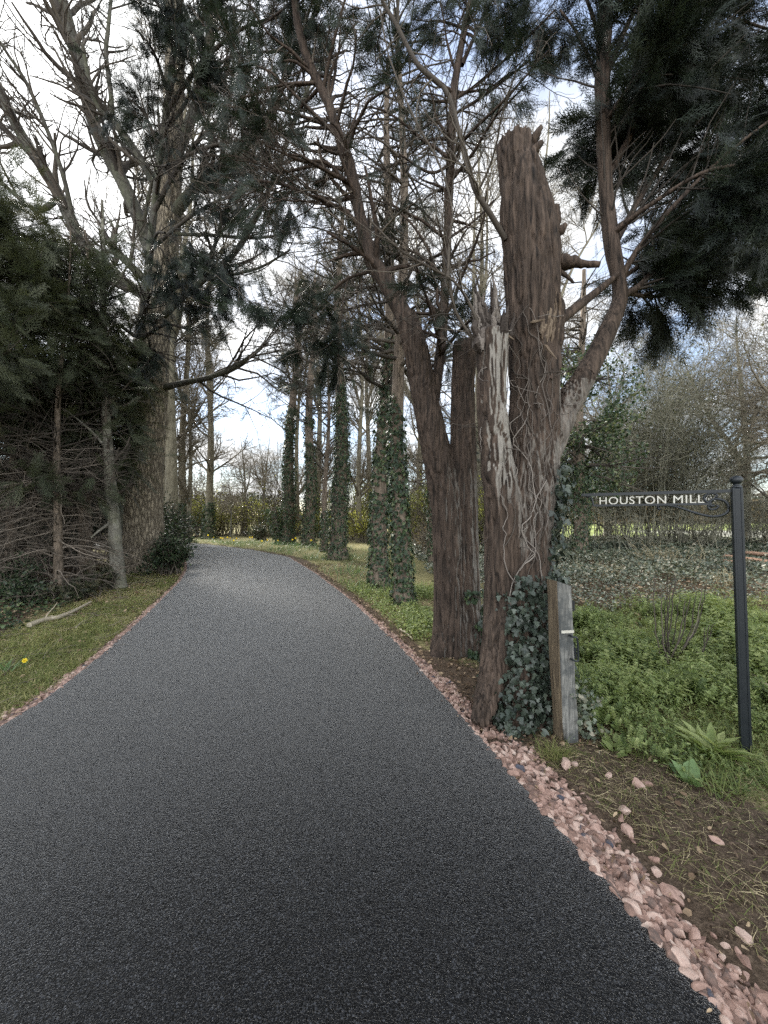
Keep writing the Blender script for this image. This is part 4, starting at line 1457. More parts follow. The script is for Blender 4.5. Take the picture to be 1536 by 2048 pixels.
def bare_tree(seed, H=16, w=.42, z0=4, up=(.5, 1.3), spread=5, n1=26, n2=190, n3=900, n4=1500, fork=True, rmin=.010, mats=('pole', 'far_twig'), ivyh=0, wig=.1, trop=.04, tap=.55):
    """meshes of one bare tree standing at the origin"""
    g = np.random.default_rng(seed)
    K = 20
    zz = np.linspace(-.15, H, K)
    ph = g.uniform(0, 6)
    pts = np.stack([.2 * np.sin(zz * .35 + ph) * zz / H * 2, .2 * np.cos(zz * .3 + ph) * zz / H * 2, zz], -1)
    R = w / 2 * (1 - .9 * np.clip(zz / H, 0, 1)) * (1 + .4 * np.exp(-np.maximum(zz, 0) * 2.5))
    mb = MB()
    tubes(mb, pts, R, 10, .5, bump=lambda V: .92 + .16 * fbm(V * 3, 3))
    st = [(pts, R)]
    if fork:
        for _ in range(2):
            t0 = g.uniform(.28, .55)
            p, d, r = sample(pts[None], R[None], np.zeros(1, int), np.array([t0]))
            az = g.uniform(0, 6.28)
            dd = unit(np.array([[math.cos(az) * .45, math.sin(az) * .45, 1.]]))
            f = march(p, dd, np.array([H * (1 - t0) * .85]), r * .75, r * .1, 14, .06, (0, 0, .06), g)
            tubes(mb, *f, 8, .5)
            st.append((f[0][0], f[1][0]))
    tm = mb.build('trunk', M[mats[0]])
    S_ = stack(*st)
    ztop = z0 / H
    n = n1
    idx = g.integers(0, len(S_[0]), n)
    t = g.uniform(0.05, .97, n)
    t = np.where(idx == 0, np.maximum(t, ztop), t)
    p, d, r = sample(*S_, idx, t)
    az = g.uniform(0, 6.28, n)
    d2 = unit(np.stack([np.cos(az), np.sin(az), g.uniform(*up, n)], -1))
    LL = spread * g.uniform(.4, 1, n) * (1 - tap * np.clip(p[:, 2] / H, 0, 1))
    b1_ = march(p, d2, LL, np.clip(r * .55, rmin * 1.6, .09), np.full(n, rmin), 9, wig, (0, 0, trop), g)
    b2_ = grow(b1_, n2, (.15, 1), (25, 60), (.5, 1.9), 7, wig * 1.3, (0, 0, trop), .55, .5, rmin * .9, rg=g)
    b3_ = grow(b2_, n3, (.15, 1), (25, 60), (.3, 1.1), 6, wig * 1.6, (0, 0, trop), .6, .6, rmin * .75, rg=g)
    mb = MB()
    tubes(mb, *b1_, 5, g.uniform(.2, .9, n))
    tubes(mb, *b2_, 4, g.uniform(.2, .9, n2))
    tubes(mb, *b3_, 3, g.uniform(.1, 1, n3))
    if n4:
        b4_ = grow(b3_, n4, (.15, 1), (25, 65), (.2, .6), 5, wig * 1.8, (0, 0, trop), .7, .7, rmin * .6, rg=g)
        tubes(mb, *b4_, 3, g.uniform(.1, 1, n4))
    cm = mb.build('crown', M[mats[1]])
    im = None
    if ivyh:
        mb = MB()
        kz = int(np.searchsorted(zz, ivyh)) + 1
        V, N = tube_surface(pts[:kz], R[:kz], 1800)
        ivy_on(mb, V, N, 1300, (.10, .17), (0, .2), tm=RHOMB)
        im = mb.build('ivy', M['ivy'])
    return [o for o in (tm, cm, im) if o]


_used = set()


def plant(parts, name, label, cat, px, Yd, s=1.0, rz=0.0, group=None, zs=1.0):
    root = empty(name, (P(px, 1035, Yd)[0], Yd, 0), label, cat, group)
    root.scale = (s, s, s * zs)
    root.rotation_euler = (0, 0, rz)
    for o in parts:
        c = o
        if o.name in _used:
            c = o.copy()
            COL.objects.link(c)
        else:
            _used.add(o.name)
        c.parent = root
    return root


A = bare_tree(51, 27, .60, 5, (.6, 1.6), 6.0, 46, 380, 2000, 3400, ivyh=2.3, rmin=.015)
B = bare_tree(52, 26, .62, 4.5, (.5, 1.5), 6.0, 46, 380, 2000, 3400, rmin=.015)
C_ = bare_tree(53, 23, .42, 3, (.5, 1.5), 5.0, 46, 380, 1900, 3200, fork=True, rmin=.015)
D_ = bare_tree(54, 9, .34, 1.6, (.2, .9), 3.6, 16, 130, 600, 1000, wig=.17, mats=('grey', 'far_twig'))
GB = 'bare trees beyond the bend'
plant(A, 'bare_tree', 'tall pale pole-like tree with ivied foot, standing alone at the far verge of the bend', 'tree', 418, 29, 1.0, .4, GB)
plant(B, 'bare_tree', 'thick pale bare tree immediately right of the massive trunk', 'tree', 343, 22, 1.15, 1.9, GB)
plant(A, 'bare_tree', 'second pale bare tree behind the massive trunk with ivy at its foot', 'tree', 366, 26, .95, 3.0, GB)
plant(C_, 'bare_tree', 'thin dark bare tree between two pale poles past the massive trunk', 'tree', 378, 25, .75, 1.0, GB)
plant(B, 'bare_tree', 'pale trunk hugging the right flank of the massive tree', 'tree', 328, 24, 1.0, 4.2, GB)
plant(C_, 'bare_tree', 'slim pale tree behind the gap right of the thickest ivy column', 'tree', 718, 24, .9, 2.0, GB)
plant(C_, 'bare_tree', 'second slim bare tree, between the thickest ivy column and the two close ivy trunks', 'tree', 738, 30, 1.1, 4.9, GB)
plant(D_, 'bare_tree', 'crooked round-headed bare tree behind the yellow-green shrubs, left one', 'tree', 487, 36, 1.0, .7, GB)
plant(D_, 'bare_tree', 'crooked round-headed bare tree behind the yellow-green shrubs, right one', 'tree', 528, 38, 1.1, 2.9, GB)
plant(B, 'bare_tree', 'bare tree behind the ivy-footed tree in the middle distance', 'tree', 635, 31, .95, 5.2, GB)
plant(C_, 'bare_tree', 'bare tree in the distance between the two wrapped ivy trunks', 'tree', 595, 34, 1.1, 3.6, GB)
plant(D_, 'bare_tree', 'small dark forked tree in front of the yellow-green shrubs by the drive', 'tree', 461, 30, .42, 1.6, GB)
plant(B, 'bare_tree', 'bare tree behind the yew, twigs showing right of its topped stem', 'tree', 960, 24, 1.0, .9, GB)
plant(C_, 'bare_tree', 'bare tree behind the broken tree, fine twigs against the sky', 'tree', 1085, 20, 1.05, 5.7, GB)
plant(A, 'bare_tree', 'far bare tree seen through the ivy trunks at the centre', 'tree', 840, 33, 1.05, 1.3, GB)

# shaggy twiggy trees on the right
F_ = bare_tree(56, 13, .5, 1.0, (.1, 1.0), 6.5, 60, 600, 3200, 6000, fork=True, rmin=.008, tap=.25, mats=('grey', 'far_twig'), wig=.16, trop=.01)
GS = 'twiggy bare trees on the right'
plant(F_, 'bare_tree', 'spreading bare tree right of the signpost, reaching into the blue sky', 'tree', 1660, 15, .95, 1.1, GS)
plant(F_, 'bare_tree', 'bare tree farther out beyond the shaggy one, crown above the signpost', 'tree', 1490, 24, 1.1, 3.0, GS)
plant(F_, 'bare_tree', 'bare twiggy tree behind the leafy ivy crown and the sign end', 'tree', 1215, 26, 1.0, 4.4, GS)
# ------------------------------------------------------------------ shrubs and hedges


def shrub(px, Yd, r, h, label, seed, mat='hedge', n=2600, size=(.09, .17), twig='far_twig', group=None, name='shrub', nt=50, tm=RHOMB, dens=.4, cat='shrub', x=None, fine=0):
    g = np.random.default_rng(seed)
    bx = P(px, 1035, Yd)[0] if x is None else x
    root = empty(name, (bx, Yd, 0), label, cat, group)
    az = g.uniform(0, 6.28, nt)
    p = np.stack([bx + .25 * r * g.normal(size=nt), Yd + .25 * r * g.normal(size=nt), np.zeros(nt)], -1)
    d = unit(np.stack([np.cos(az) * .55 * r / h, np.sin(az) * .55 * r / h, np.ones(nt)], -1))
    br = march(p, d, h * g.uniform(.5, 1.0, nt), np.full(nt, .012 + .0006 * Yd), np.full(nt, .005 + .0002 * Yd), 8, .13, (0, 0, .0), g)
    s = grow(br, nt * 7, (.25, 1), (25, 65), (.2 * h, .42 * h), 6, .15, (0, 0, .02), .6, .5, .004 + .0002 * Yd, rg=g)
    mb = MB()
    tubes(mb, *br, 4, g.uniform(0, 1, nt))
    tubes(mb, *s, 3, g.uniform(0, 1, nt * 7))
    if fine:
        s3 = grow(s, fine, (.15, 1), (25, 70), (.07 * h, .16 * h), 6, .22, (0, 0, -.02), .7, .7, .003 + .0002 * Yd, rg=g)
        tubes(mb, *s3, 3, g.uniform(0, 1, fine))
    mb.build('stems', M[twig], root)
    if n:
        idx = g.integers(0, len(s[0]), n)
        pp, dd, _ = sample(*s, idx, g.uniform(.1, 1, n))
        pp = pp + g.normal(size=pp.shape) * .06 * h
        k = (fbm(pp * (1.8 / h) * 1.5 + seed, 3) > dens) & (pp[:, 2] > .03)
        pp, dd = pp[k], dd[k]
        mb = MB()
        nn = len(pp)
        instance(mb, *tm, pp, unit(dd + rdir(nn)), rdir(nn) + [0, 0, .5], g.uniform(*size, nn), g.uniform(0, 1, nn))
        mb.build('foliage', M[mat], root)
    return root


GH = 'yellow-green shrubs beyond the bend'
for i, (px, Yd, r, h, lb) in enumerate((
        (350, 30, 1.6, 2.6, 'yellow-green shrub nearest the massive trunk, behind pale poles'),
        (392, 31, 1.7, 2.8, 'yellow-green shrub left of the lone pale pole with ivied foot'),
        (440, 33, 2.0, 3.2, 'yellow-green shrub just right of the lone pale pole'),
        (490, 33, 2.2, 3.3, 'yellow-green shrub behind the small forked tree'),
        (535, 32, 1.9, 3.0, 'yellow-green shrub left of the short ivy stub'),
        (635, 30, 1.8, 2.4, 'yellow-green shrub in the gap left of the thickest ivy column'),
        (700, 27, 2.0, 2.8, 'yellow-green shrub in the gap right of the thickest ivy column'),
        (735, 24, 1.6, 2.6, 'yellow-green shrub just left of the two close ivy trunks'),
        (850, 21, 1.6, 3.0, 'yellow-green shrub between the ivy trunks and the yew'),
        (962, 19, 1.4, 3.0, 'yellow-green shrub in the slit between yew and broken tree'))):
    shrub(px, Yd, r, h * (.62, 1.25, .8, 1.35, 1.0, .9, 1.3, .8, 1.2, 1.0)[i], lb, 100 + i, n=3000, group=GH, dens=.44)
GY = 'slender leafless young trees beyond the bend'
for i, (px, Yd, h, lb) in enumerate(((398, 33, 7, 'leafless young tree left of the lone pale pole'), (452, 36, 6, 'leafless young tree behind the small forked tree, left'), (555, 34, 7.5, 'leafless young tree behind the pointed ivy trunk'),
                                     (645, 30, 7, 'leafless young tree left of the thickest ivy column'), (708, 33, 8, 'leafless young tree right of the thickest ivy column'), (770, 30, 7, 'leafless young tree behind the two close ivy trunks'), (840, 26, 7, 'leafless young tree between ivy trunks and yew'), (958, 25, 7.5, 'leafless young tree in the slit between yew and broken tree'))):
    shrub(px, Yd, 2.2, h, lb, 170 + i, 'hedge', 500, (.06, .11), 'far_twig', GY, 'young_tree', 26, RHOMB, .46, 'tree', fine=1500)
shrub(590, 33, 2.2, 2.4, 'tan leafless thicket behind the wrapped ivy trunks', 120, 'tan_leaf', 2400, (.07, .14))
shrub(520, 26.5, .8, 1.1, 'small dark green bush by the daffodils at the far bend', 121, 'holly', 1500, (.08, .14))
shrub(868, 15, 1.3, 1.6, 'tan bracken clump glimpsed left of the yew', 122, 'tan_leaf', 1500, (.06, .12))
for i, (px, Yd, r, h, lb) in enumerate(((345, 10.6, .55, 1.0, 'low dark holly bush at the foot of the massive tree, by the road'),
                                        (338, 12.6, .9, 1.7, 'taller dark holly bush right behind the massive trunk'),
                                        (332, 15.5, 1.0, 2.2, 'dark laurel-like bush behind the holly at the bend'))):
    shrub(px, Yd, r, h, lb, 130 + i, 'holly', 3000, (.05, .10), 'twig', 'dark evergreen bushes by the massive tree', 'holly_bush', 40, OVAL, .30, 'bush')
GI = 'low ivy-grown bushes on the left verge'
shrub(10, 7.3, .6, .8, 'ivy and yew scrub at the left border above the grass', 140, 'holly', 1500, (.035, .06), 'dead', GI, 'scrub_bush', 30, IVY, .35, 'bush')
shrub(55, 6.9, .5, .45, 'low ivy scrub left of the slender conifer trunk', 141, 'holly', 1300, (.035, .06), 'dead', GI, 'scrub_bush', 30, IVY, .33, 'bush')
shrub(150, 7.3, .5, .35, 'low green yew scrub between the conifer trunks, above the fallen branch', 142, 'frond', 700, (.08, .14), 'dead', GI, 'scrub_bush', 24, FROND, .3, 'bush')
shrub(205, 8.1, .3, .5, 'small fan of green sprays at the foot of the smooth grey trunk', 143, 'frond', 420, (.10, .18), 'twig', GI, 'scrub_bush', 12, FROND, .3, 'bush')

GT = 'twiggy thickets on the right'
shrub(1330, 20, 3.3, 10.0, 'big shaggy hazy-brown tree behind the sign lettering', 150, 'dull_leaf', 15000, (.07, .14), 'olive_twig', GT, 'shaggy_tree', 120, RHOMB, .44, 'tree', fine=7500)
shrub(1225, 23, 2.6, 6.5, 'shaggy thicket between the ivy-crowned tree and the big shaggy tree', 151, 'dull_leaf', 4500, (.08, .15), 'olive_twig', GT, 'thicket', 50, RHOMB, .46, 'shrub', fine=2200)
shrub(1440, 24, 2.6, 6.0, 'shaggy thicket right of the big shaggy tree, left of the signpost', 152, 'dull_leaf', 3000, (.08, .15), 'olive_twig', GT, 'thicket', 44, RHOMB, .5, 'shrub', fine=2200)
shrub(1110, 20, 2.4, 6.2, 'green-tinged thicket showing just right of the broken tree', 153, 'ivy', 3000, (.09, .16), 'olive_twig', GT, 'thicket', 70, RHOMB, .42, 'shrub', fine=2500)
shrub(1530, 19, 2.2, 3.2, 'tangle of brown twigs at the right border beyond the signpost', 154, 'tan_leaf', 700, (.05, .10), 'olive_twig', GT, 'thicket', 44, RHOMB, .5, 'shrub', fine=2200)
shrub(1275, 17, 1.8, 2.0, 'low twig tangle under the left end of the sign arm', 155, 'tan_leaf', 300, (.05, .09), 'olive_twig', GT, 'thicket', 18, RHOMB, .5, 'shrub', fine=700)
shrub(1390, 18, 1.6, 1.8, 'low twig tangle under the right end of the sign arm', 156, 'tan_leaf', 300, (.05, .09), 'olive_twig', GT, 'thicket', 18, RHOMB, .5, 'shrub', fine=700)

# far hedge and far wood
mb = MB()
n = 26000
x = rng.uniform(20, 130, n)
y = 70 + rng.normal(size=n) * 1.2 + .12 * (x - 20)
z = rng.uniform(0, 1, n) ** .8 * (3.2 + 2.2 * fbm2(x * .15, x * 0, 3))
instance(mb, *RHOMB, np.stack([x, y, z + .3], -1), rdir(n), rdir(n), rng.uniform(.3, .6, n), rng.uniform(0, 1, n))
tag(mb.build('far_hedge', M['tan_leaf'], loc=[75, 74, 0]), 'long russet hedge across the far side of the field', 'hedge', kind='stuff')
mb = MB()
n = 52000
x = rng.uniform(-150, 170, n)
y = 92 + rng.normal(size=n) * 4
top = 2.0 + 17 * np.clip(fbm2(x * .10, x * 0 + 2, 4) - .25, 0, 1)
z = rng.uniform(0, 1, n) ** .7 * top
instance(mb, *RHOMB, np.stack([x, y, z], -1), rdir(n), rdir(n), rng.uniform(.4, .9, n), rng.uniform(0, 1, n))
tag(mb.build('far_wood', M['holly'], loc=[0, 92, 0]), 'distant dark wood closing the view along the skyline', 'wood', kind='stuff')

# ------------------------------------------------------------------ timber gate post
p0, p1 = G(1130, 1478), None
gp = empty('gate_post', (p0[0] + .01, p0[1] + .02, 0), 'weathered split timber post with black handle and small white plate, beside the broken tree', 'post')
px0 = ROOT[gp.name]
Hh = 1.09
W_, D2 = .115, .135
nz, nw = 90, 16
yaw = math.radians(9)
cx, sx_ = math.cos(yaw), math.sin(yaw)
ring = []
per = []
for (ax, ay, bx_, by_) in ((-1, -1, 1, -1), (1, -1, 1, 1), (1, 1, -1, 1), (-1, 1, -1, -1)):
    for k in range(nw):
        f = k / nw
        ring.append((ax + (bx_ - ax) * f, ay + (by_ - ay) * f))
        per.append({(-1, -1, 1, -1): 0, (1, -1, 1, 1): 1, (1, 1, -1, 1): 2, (-1, 1, -1, -1): 3}[(ax, ay, bx_, by_)])
ring = np.array(ring)
rl = np.linalg.norm(ring, axis=1)
ring = ring * (np.minimum(1, 1.32 / rl))[:, None]
zz = np.linspace(-.12, Hh, nz)
rows = []
for z in zz:
    q = ring * np.array([W_ / 2, D2 / 2])
    lx = q[:, 0] * cx - q[:, 1] * sx_
    ly = q[:, 0] * sx_ + q[:, 1] * cx
    tz = z + (.02 * ring[:, 0] * -1 if z > Hh - .001 else 0)
    rows.append(np.stack([lx - .035 * (z / Hh), ly, np.zeros(len(q)) + tz], -1))
V = np.array(rows)
dirv = V - V.mean(1, keepdims=True)
dirv[..., 2] = 0
dirv = unit(dirv)
Vw = V + px0
e = .010 * (fbm(Vw * np.array([55, 55, 3]), 3) - .5) + .03 * (fbm(Vw * np.array([6, 6, 1.6]) + 2, 3) - .5)
e = e - .025 * np.exp(-((ring[None, :, 0] + .0) ** 2) * 0) * sstep(.5, .0, V[..., 2]) * (ring[None, :, 0] < -.6) * (ring[None, :, 1] < -.6) * fbm(Vw * 9, 2) * 2
V = V + dirv * e[..., None]
nr_ = len(ring)
i = (np.arange(nz - 1)[:, None] * nr_)
j = np.arange(nr_)[None]
Fq = np.stack([i + j, i + (j + 1) % nr_, i + nr_ + (j + 1) % nr_, i + nr_ + j], -1).reshape(-1, 4)
mb = MB()
brown = np.tile(np.array([1.0 if q == 3 else (.0 if q == 0 else .3) for q in per]), nz)
mb.add(V.reshape(-1, 3) + px0, Fq, brown)
ctr = V[-1].mean(0)
cap = np.vstack([V[-1], ctr])
jj = np.arange(nr_)
mb.add(cap + px0, np.stack([jj, (jj + 1) % nr_, np.full(nr_, nr_)], -1), .35)
m, t, out = newmat('post_timber')
tcp = nd(t, 'ShaderNodeTexCoord')
mp = nd(t, 'ShaderNodeMapping')
mp.inputs['Scale'].default_value = (1, 1, .06)
t.links.new(tcp.outputs['Object'], mp.inputs[0])
gr = noise(t, mp.outputs[0], 75, 5, .7, .5)
bl = noise(t, tcp.outputs['Object'], 7, 5, .65)
greyc = ramp(t, gr, [(.3, (.04, .04, .038)), (.5, (.15, .148, .135)), (.7, (.31, .305, .28))])
greyc = mixc(t, ramp(t, bl, [(.44, 0), (.60, .85)]), greyc, (.05, .055, .055))
brc = ramp(t, gr, [(.3, (.03, .021, .013)), (.5, (.11, .08, .048)), (.7, (.22, .17, .105))])
b = nd(t, 'ShaderNodeBsdfPrincipled')
b.inputs['Roughness'].default_value = .85
t.links.new(mixc(t, attr(t, 'rnd'), greyc, brc), b.inputs['Base Color'])
bp = nd(t, 'ShaderNodeBump')
bp.inputs['Distance'].default_value = .006
t.links.new(gr, bp.inputs['Height'])
t.links.new(bp.outputs[0], b.inputs['Normal'])
t.links.new(b.outputs[0], out.inputs[0])
mb.build('post', m, gp)
# fittings on the grey face
exx = np.array([cx, sx_, 0])
nrm = np.array([sx_, -cx, 0])           # outward of the grey face
top0 = px0 + np.array([-.035, 0, 0])


def face(u, z, o=0.0):
    return px0 + np.array([-.035 * (z / Hh), 0, z]) + exx * u * W_ / 2 + nrm * (D2 / 2 + o)


def boxat(mb, c, a, b_, c_, hx, hy, hz, r=.5):
    V = np.array([[sx2 * hx, sy2 * hy, sz2 * hz] for sx2 in (-1, 1) for sy2 in (-1, 1) for sz2 in (-1, 1)])
    V = c + V[:, 0:1] * a + V[:, 1:2] * b_ + V[:, 2:3] * c_
    mb.add(V, [[0, 1, 3, 2], [4, 6, 7, 5], [0, 4, 5, 1], [2, 3, 7, 6], [0, 2, 6, 4], [1, 5, 7, 3]], r)


UPV = np.array([0, 0, 1.0])
hp = np.array([face(.30, .735, .0), face(.32, .735, .035), face(.62, .735, .05), face(.72, .72, .05), face(.78, .655, .05), face(.74, .59, .05), face(.64, .575, .05), face(.34, .575, .035), face(.32, .575, 0)])
mb = MB()
tubes(mb, spline(hp, 40), np.full(40, .0065), 8)
mb.build('handle', M['metal'], gp)
mb = MB()
boxat(mb, face(-.05, .765, .012), exx, nrm, UPV, .046, .004, .009, .45)
mb.build('plate', M['white'], gp, smooth=False)
for z in (.93, .60):
    mb = MB()
    boxat(mb, face(1.12, z, -.06), exx, nrm, UPV, .02, .035, .035, .2)
    boxat(mb, face(1.25, z + .01, -.06), exx, nrm, UPV, .006, .03, .03, .2)
    mb.build('hinge', M['metal'], gp, smooth=False)

# ------------------------------------------------------------------ street name sign on its post
sb_ = G(1491, 1487)
sg = empty('street_sign', (sb_[0], sb_[1], 0), 'black iron signpost with ball finial and openwork name arm in pale letters', 'sign')
sp = ROOT[sg.name]
zt = P(1480, 978, 2.66)[2]
axd = unit(np.array([1.69 - 2.49, 3.15 - 2.65, 0]))      # along the arm, away from the post
axn = np.array([axd[1], -axd[0], 0])
if axn[1] > 0:
    axn = -axn
LEANV = np.array([-.022, 0, 1.0])


def sz_(z): return sp + LEANV * z


hw = .029
mb = MB()
prof = []
for (u_, v_) in ((-1, -1), (1, -1), (1, 1), (-1, 1)):
    prof.append((u_, v_))
ringp = []
for k in range(4):
    a, b_ = np.array(prof[k]), np.array(prof[(k + 1) % 4])
    for f, inn in ((.06, 0), (.22, 0), (.26, .10), (.74, .10), (.78, 0), (.94, 0)):
        q = a + (b_ - a) * f
        n_ = np.array([0, -1]) if k == 0 else np.array([1, 0]) if k == 1 else np.array([0, 1]) if k == 2 else np.array([-1, 0])
        ringp.append(q - n_ * inn)
ringp = np.array(ringp) * hw
n_ = len(ringp)
zl = [-.25, 0, .3, .8, 1.3, zt, zt + .012]
V = []
for q, z in enumerate(zl):
    sc_ = 1.0 if q < len(zl) - 1 else .72
    V.append(sz_(z) + ringp[:, 0:1] * sc_ * (-axd) + ringp[:, 1:2] * sc_ * axn * -1)
V = np.array(V)
i = (np.arange(len(zl) - 1)[:, None] * n_)
j = np.arange(n_)[None]
mb.add(V.reshape(-1, 3), np.stack([i + j, i + (j + 1) % n_, i + n_ + (j + 1) % n_, i + n_ + j], -1).reshape(-1, 4), .5)
c_ = V[-1].mean(0)
jj = np.arange(n_)
mb.add(np.vstack([V[-1], c_]), np.stack([jj, (jj + 1) % n_, np.full(n_, n_)], -1), .5)
mb.build('post', M['metal'], sg, smooth=False)
mb = MB()
zz = np.array([0, .006, .012, .02, .026, .03, .036, .044, .054, .064, .072, .078, .080])
rr = np.array([.030, .030, .020, .018, .022, .028, .033, .0355, .036, .033, .026, .014, .002])
ztop = zt + .012
tubes(mb, np.stack([sz_(ztop + z) for z in zz]), rr, 20)
mb.build('finial', M['metal'], sg)
# arm: local frame u = distance from the post along the arm, v = height
zb = zt - .012


def arm(u_, v_, o=0.0):
    return sz_(zb) + axd * (u_ + hw) + UPV * v_ + axn * o


ARM_L, ARM_S, BAR_H = .93, .845, .088
mb = MB()
boxat(mb, (arm(0, 0) + arm(ARM_L, 0)) / 2, axd, axn, UPV, ARM_L / 2, .009, .011)
boxat(mb, (arm(.105, -BAR_H) + arm(ARM_S, -BAR_H)) / 2, axd, axn, UPV, (ARM_S - .105) / 2, .008, .008)
q = np.array([arm(ARM_S, -BAR_H), arm(ARM_S + .004, -.055), arm(ARM_S + .012, -.03), arm(ARM_S + .035, -.012), arm(ARM_S + .06, -.008)])
tubes(mb, spline(q, 16), np.full(16, .0075), 8)
mb.build('arm', M['metal'], sg, smooth=False)


def scroll(pts, w=.0095, K=60):
    mb = MB()
    p = spline(np.array([arm(*q) for q in pts]), K)
    tubes(mb, p, np.full(K, w) * np.linspace(1, .85, K), 8)
    mb.build('scroll', M['metal'], sg)


c0 = (.085, -.088)
sp1 = [(c0[0] + .025 * math.cos(a) * k, c0[1] + .025 * math.sin(a) * k) for a, k in ((0.3, .35), (1.6, .6), (3.0, .85), (4.4, 1.0), (5.6, 1.15))]
# inner curl, swelling round to the post and down along the bracket
scroll([(.088, -.095), (.098, -.105), (.112, -.098), (.115, -.078), (.098, -.058), (.070, -.056), (.038, -.068), (.018, -.095), (.014, -.130), (.032, -.160), (.070, -.176), (.120, -.176), (.190, -.155), (.270, -.120), (.340, -.098), (.395, -.094), (.418, -.104), (.412, -.122), (.398, -.120)])
# upper hook rising from the lower bar
scroll([(.105, -.088), (.135, -.070), (.146, -.045), (.132, -.022), (.104, -.013), (.080, -.022), (.076, -.038), (.088, -.042)], .0085)
scroll([(.105, -.088), (.125, -.110), (.110, -.128), (.085, -.126), (.070, -.110), (.080, -.098)], .0085)
for px_s in (.32, .56, .80):
    mb = MB()
    boxat(mb, arm(px_s, .011), axd, axn, UPV, .006, .006, .004)
    mb.build('rivet', M['metal'], sg, smooth=False)
# lettering
cu_ = bpy.data.curves.new('lettering', 'FONT')
cu_.body = "HOUSTON MILL"
cu_.size = 1.0
cu_.extrude = 0.03
cu_.offset = 0.0
cu_.space_character = 1.08
to = bpy.data.objects.new('tmp_text', cu_)
COL.objects.link(to)
dg = bpy.context.evaluated_depsgraph_get()
me = bpy.data.meshes.new_from_object(to.evaluated_get(dg))
bpy.data.objects.remove(to)
n = len(me.vertices)
tv = np.zeros(n * 3, np.float32)
me.vertices.foreach_get('co', tv)
tv = tv.reshape(-1, 3).astype(float)
tv[:, :2] -= tv[:, :2].min(0)
LW, LH = .655, .060
tv[:, 0] *= LW / tv[:, 0].max()
tv[:, 1] *= LH / tv[:, 1].max()
tv[:, 2] *= .004 / max(tv[:, 2].max(), 1e-6)
tv = arm(.80, -BAR_H + .006) - tv[:, 0:1] * axd + tv[:, 1:2] * UPV + tv[:, 2:3] * axn - sp
me.vertices.foreach_set('co', tv.astype(np.float32).ravel())
me.update()
me.materials.clear()
a = me.attributes.new('rnd', 'FLOAT', 'POINT')
a.data.foreach_set('value', np.full(n, .7, np.float32))
me.materials.append(M['white'])
lt_ = bpy.data.objects.new('lettering', me)
COL.objects.link(lt_)
lt_.parent = sg

# ------------------------------------------------------------------ ground cover


def region(n, x0, x1, y0, y1, f):
    x, y = rng.uniform(x0, x1, n), rng.uniform(y0, y1, n)
    k = f(x, y)
    k = k if k.dtype == bool else rng.uniform(size=n) < k
    return x[k], y[k]


def blades(mb, x, y, L, wd, lean=.6, r=None, dz=0):
    n = len(x)
    p = onto(x, y, dz)
    az = rng.uniform(0, 6.28, n)
    up = rng.uniform(.25, 1.2, n)
    Xd = unit(np.stack([np.cos(az) * lean, np.sin(az) * lean, up], -1))
    N = unit(np.stack([np.cos(az + 1.57), np.sin(az + 1.57), np.zeros(n)], -1))
    N = np.cross(Xd, N)
    sc = rng.uniform(*L, n)
    instance(mb, *BLADE, p, Xd, N, np.stack([sc, np.full(n, 1.0) * wd * 10, sc], -1), rng.uniform(0, 1, n) if r is None else r)


def flat_leaves(mb, x, y, size, tm, r=None, dz=(.0, .02), tilt=.5, asp=1.0):
    n = len(x)
    p = onto(x, y) + np.stack([np.zeros(n), np.zeros(n), rng.uniform(*dz, n)], -1)
    az = rng.uniform(0, 6.28, n)
    Xd = np.stack([np.cos(az), np.sin(az), rng.normal(size=n) * tilt * .5], -1)
    N = unit(rdir(n) * tilt + np.array([0, 0, 1]))
    s = rng.uniform(*size, n)
    instance(mb, *tm, p, Xd, N, np.stack([s, s * asp, s], -1), rng.uniform(0, 1, n) if r is None else r)


# left verge: short worn grass with litter
mb = MB()
n = 150000
y = 1.5 + 10.5 * rng.uniform(0, 1, n) ** 1.7
d = .07 + 1.9 * rng.uniform(0, 1, n)
x = xl(y) - d / .93
k = (fbm2(x * 2.2, y * 2.2, 3) > .36) & (d < 1.35 + 1.0 * fbm2(x, y, 2) - .25) & (rng.uniform(size=n) < .35 + .65 * sstep(.05, .3, d))
x, y = x[k], y[k]
sh_ = np.clip(.45 + 1.2 * (fbm2(x * 1.6, y * 1.6, 3) - .45) + rng.normal(size=len(x)) * .25, 0, 1)
blades(mb, x, y, (.03, .085), .0045, 1.0, sh_)
n = 26000
y = 1.5 + 10.5 * rng.uniform(0, 1, n) ** 1.5
x = xl(y) - (.12 + 1.4 * rng.uniform(0, 1, n)) / .93
k = fbm2(x * 1.3 + 9, y * 1.3, 2) > .53
blades(mb, x[k], y[k], (.06, .15), .005, .75, rng.uniform(.1, .6, int(k.sum())))
tag(mb.build('verge_grass', M['worn_grass']), 'short worn mossy grass on the left verge', 'grass', kind='stuff')
mb = MB()
x, y = region(16000, -10, -2.6, 1.4, 13, lambda x, y: (road_d(x, y) > .05) & (x < xl(y)) & (rng.uniform(size=len(x)) < .3 + .7 * sstep(.9, 1.8, road_d(x, y))))
flat_leaves(mb, x, y, (.02, .055), OVAL, tilt=.8)
x, y = region(9000, -14, -3.4, 6, 15, lambda x, y: (road_d(x, y) > .12) & (x < xl(y)))
flat_leaves(mb, x, y, (.03, .08), OVAL, tilt=.8)
tag(mb.build('leaf_litter', M['litter']), 'brown fallen leaves under the conifers on the left', 'fallen leaves', kind='stuff')
mb = MB()
x, y = region(1500, -9, -2.6, 1.6, 11, lambda x, y: (road_d(x, y) > .15) & (x < xl(y)) & (road_d(x, y) < 3))
n = len(x)
az = rng.uniform(0, 6.28, n)
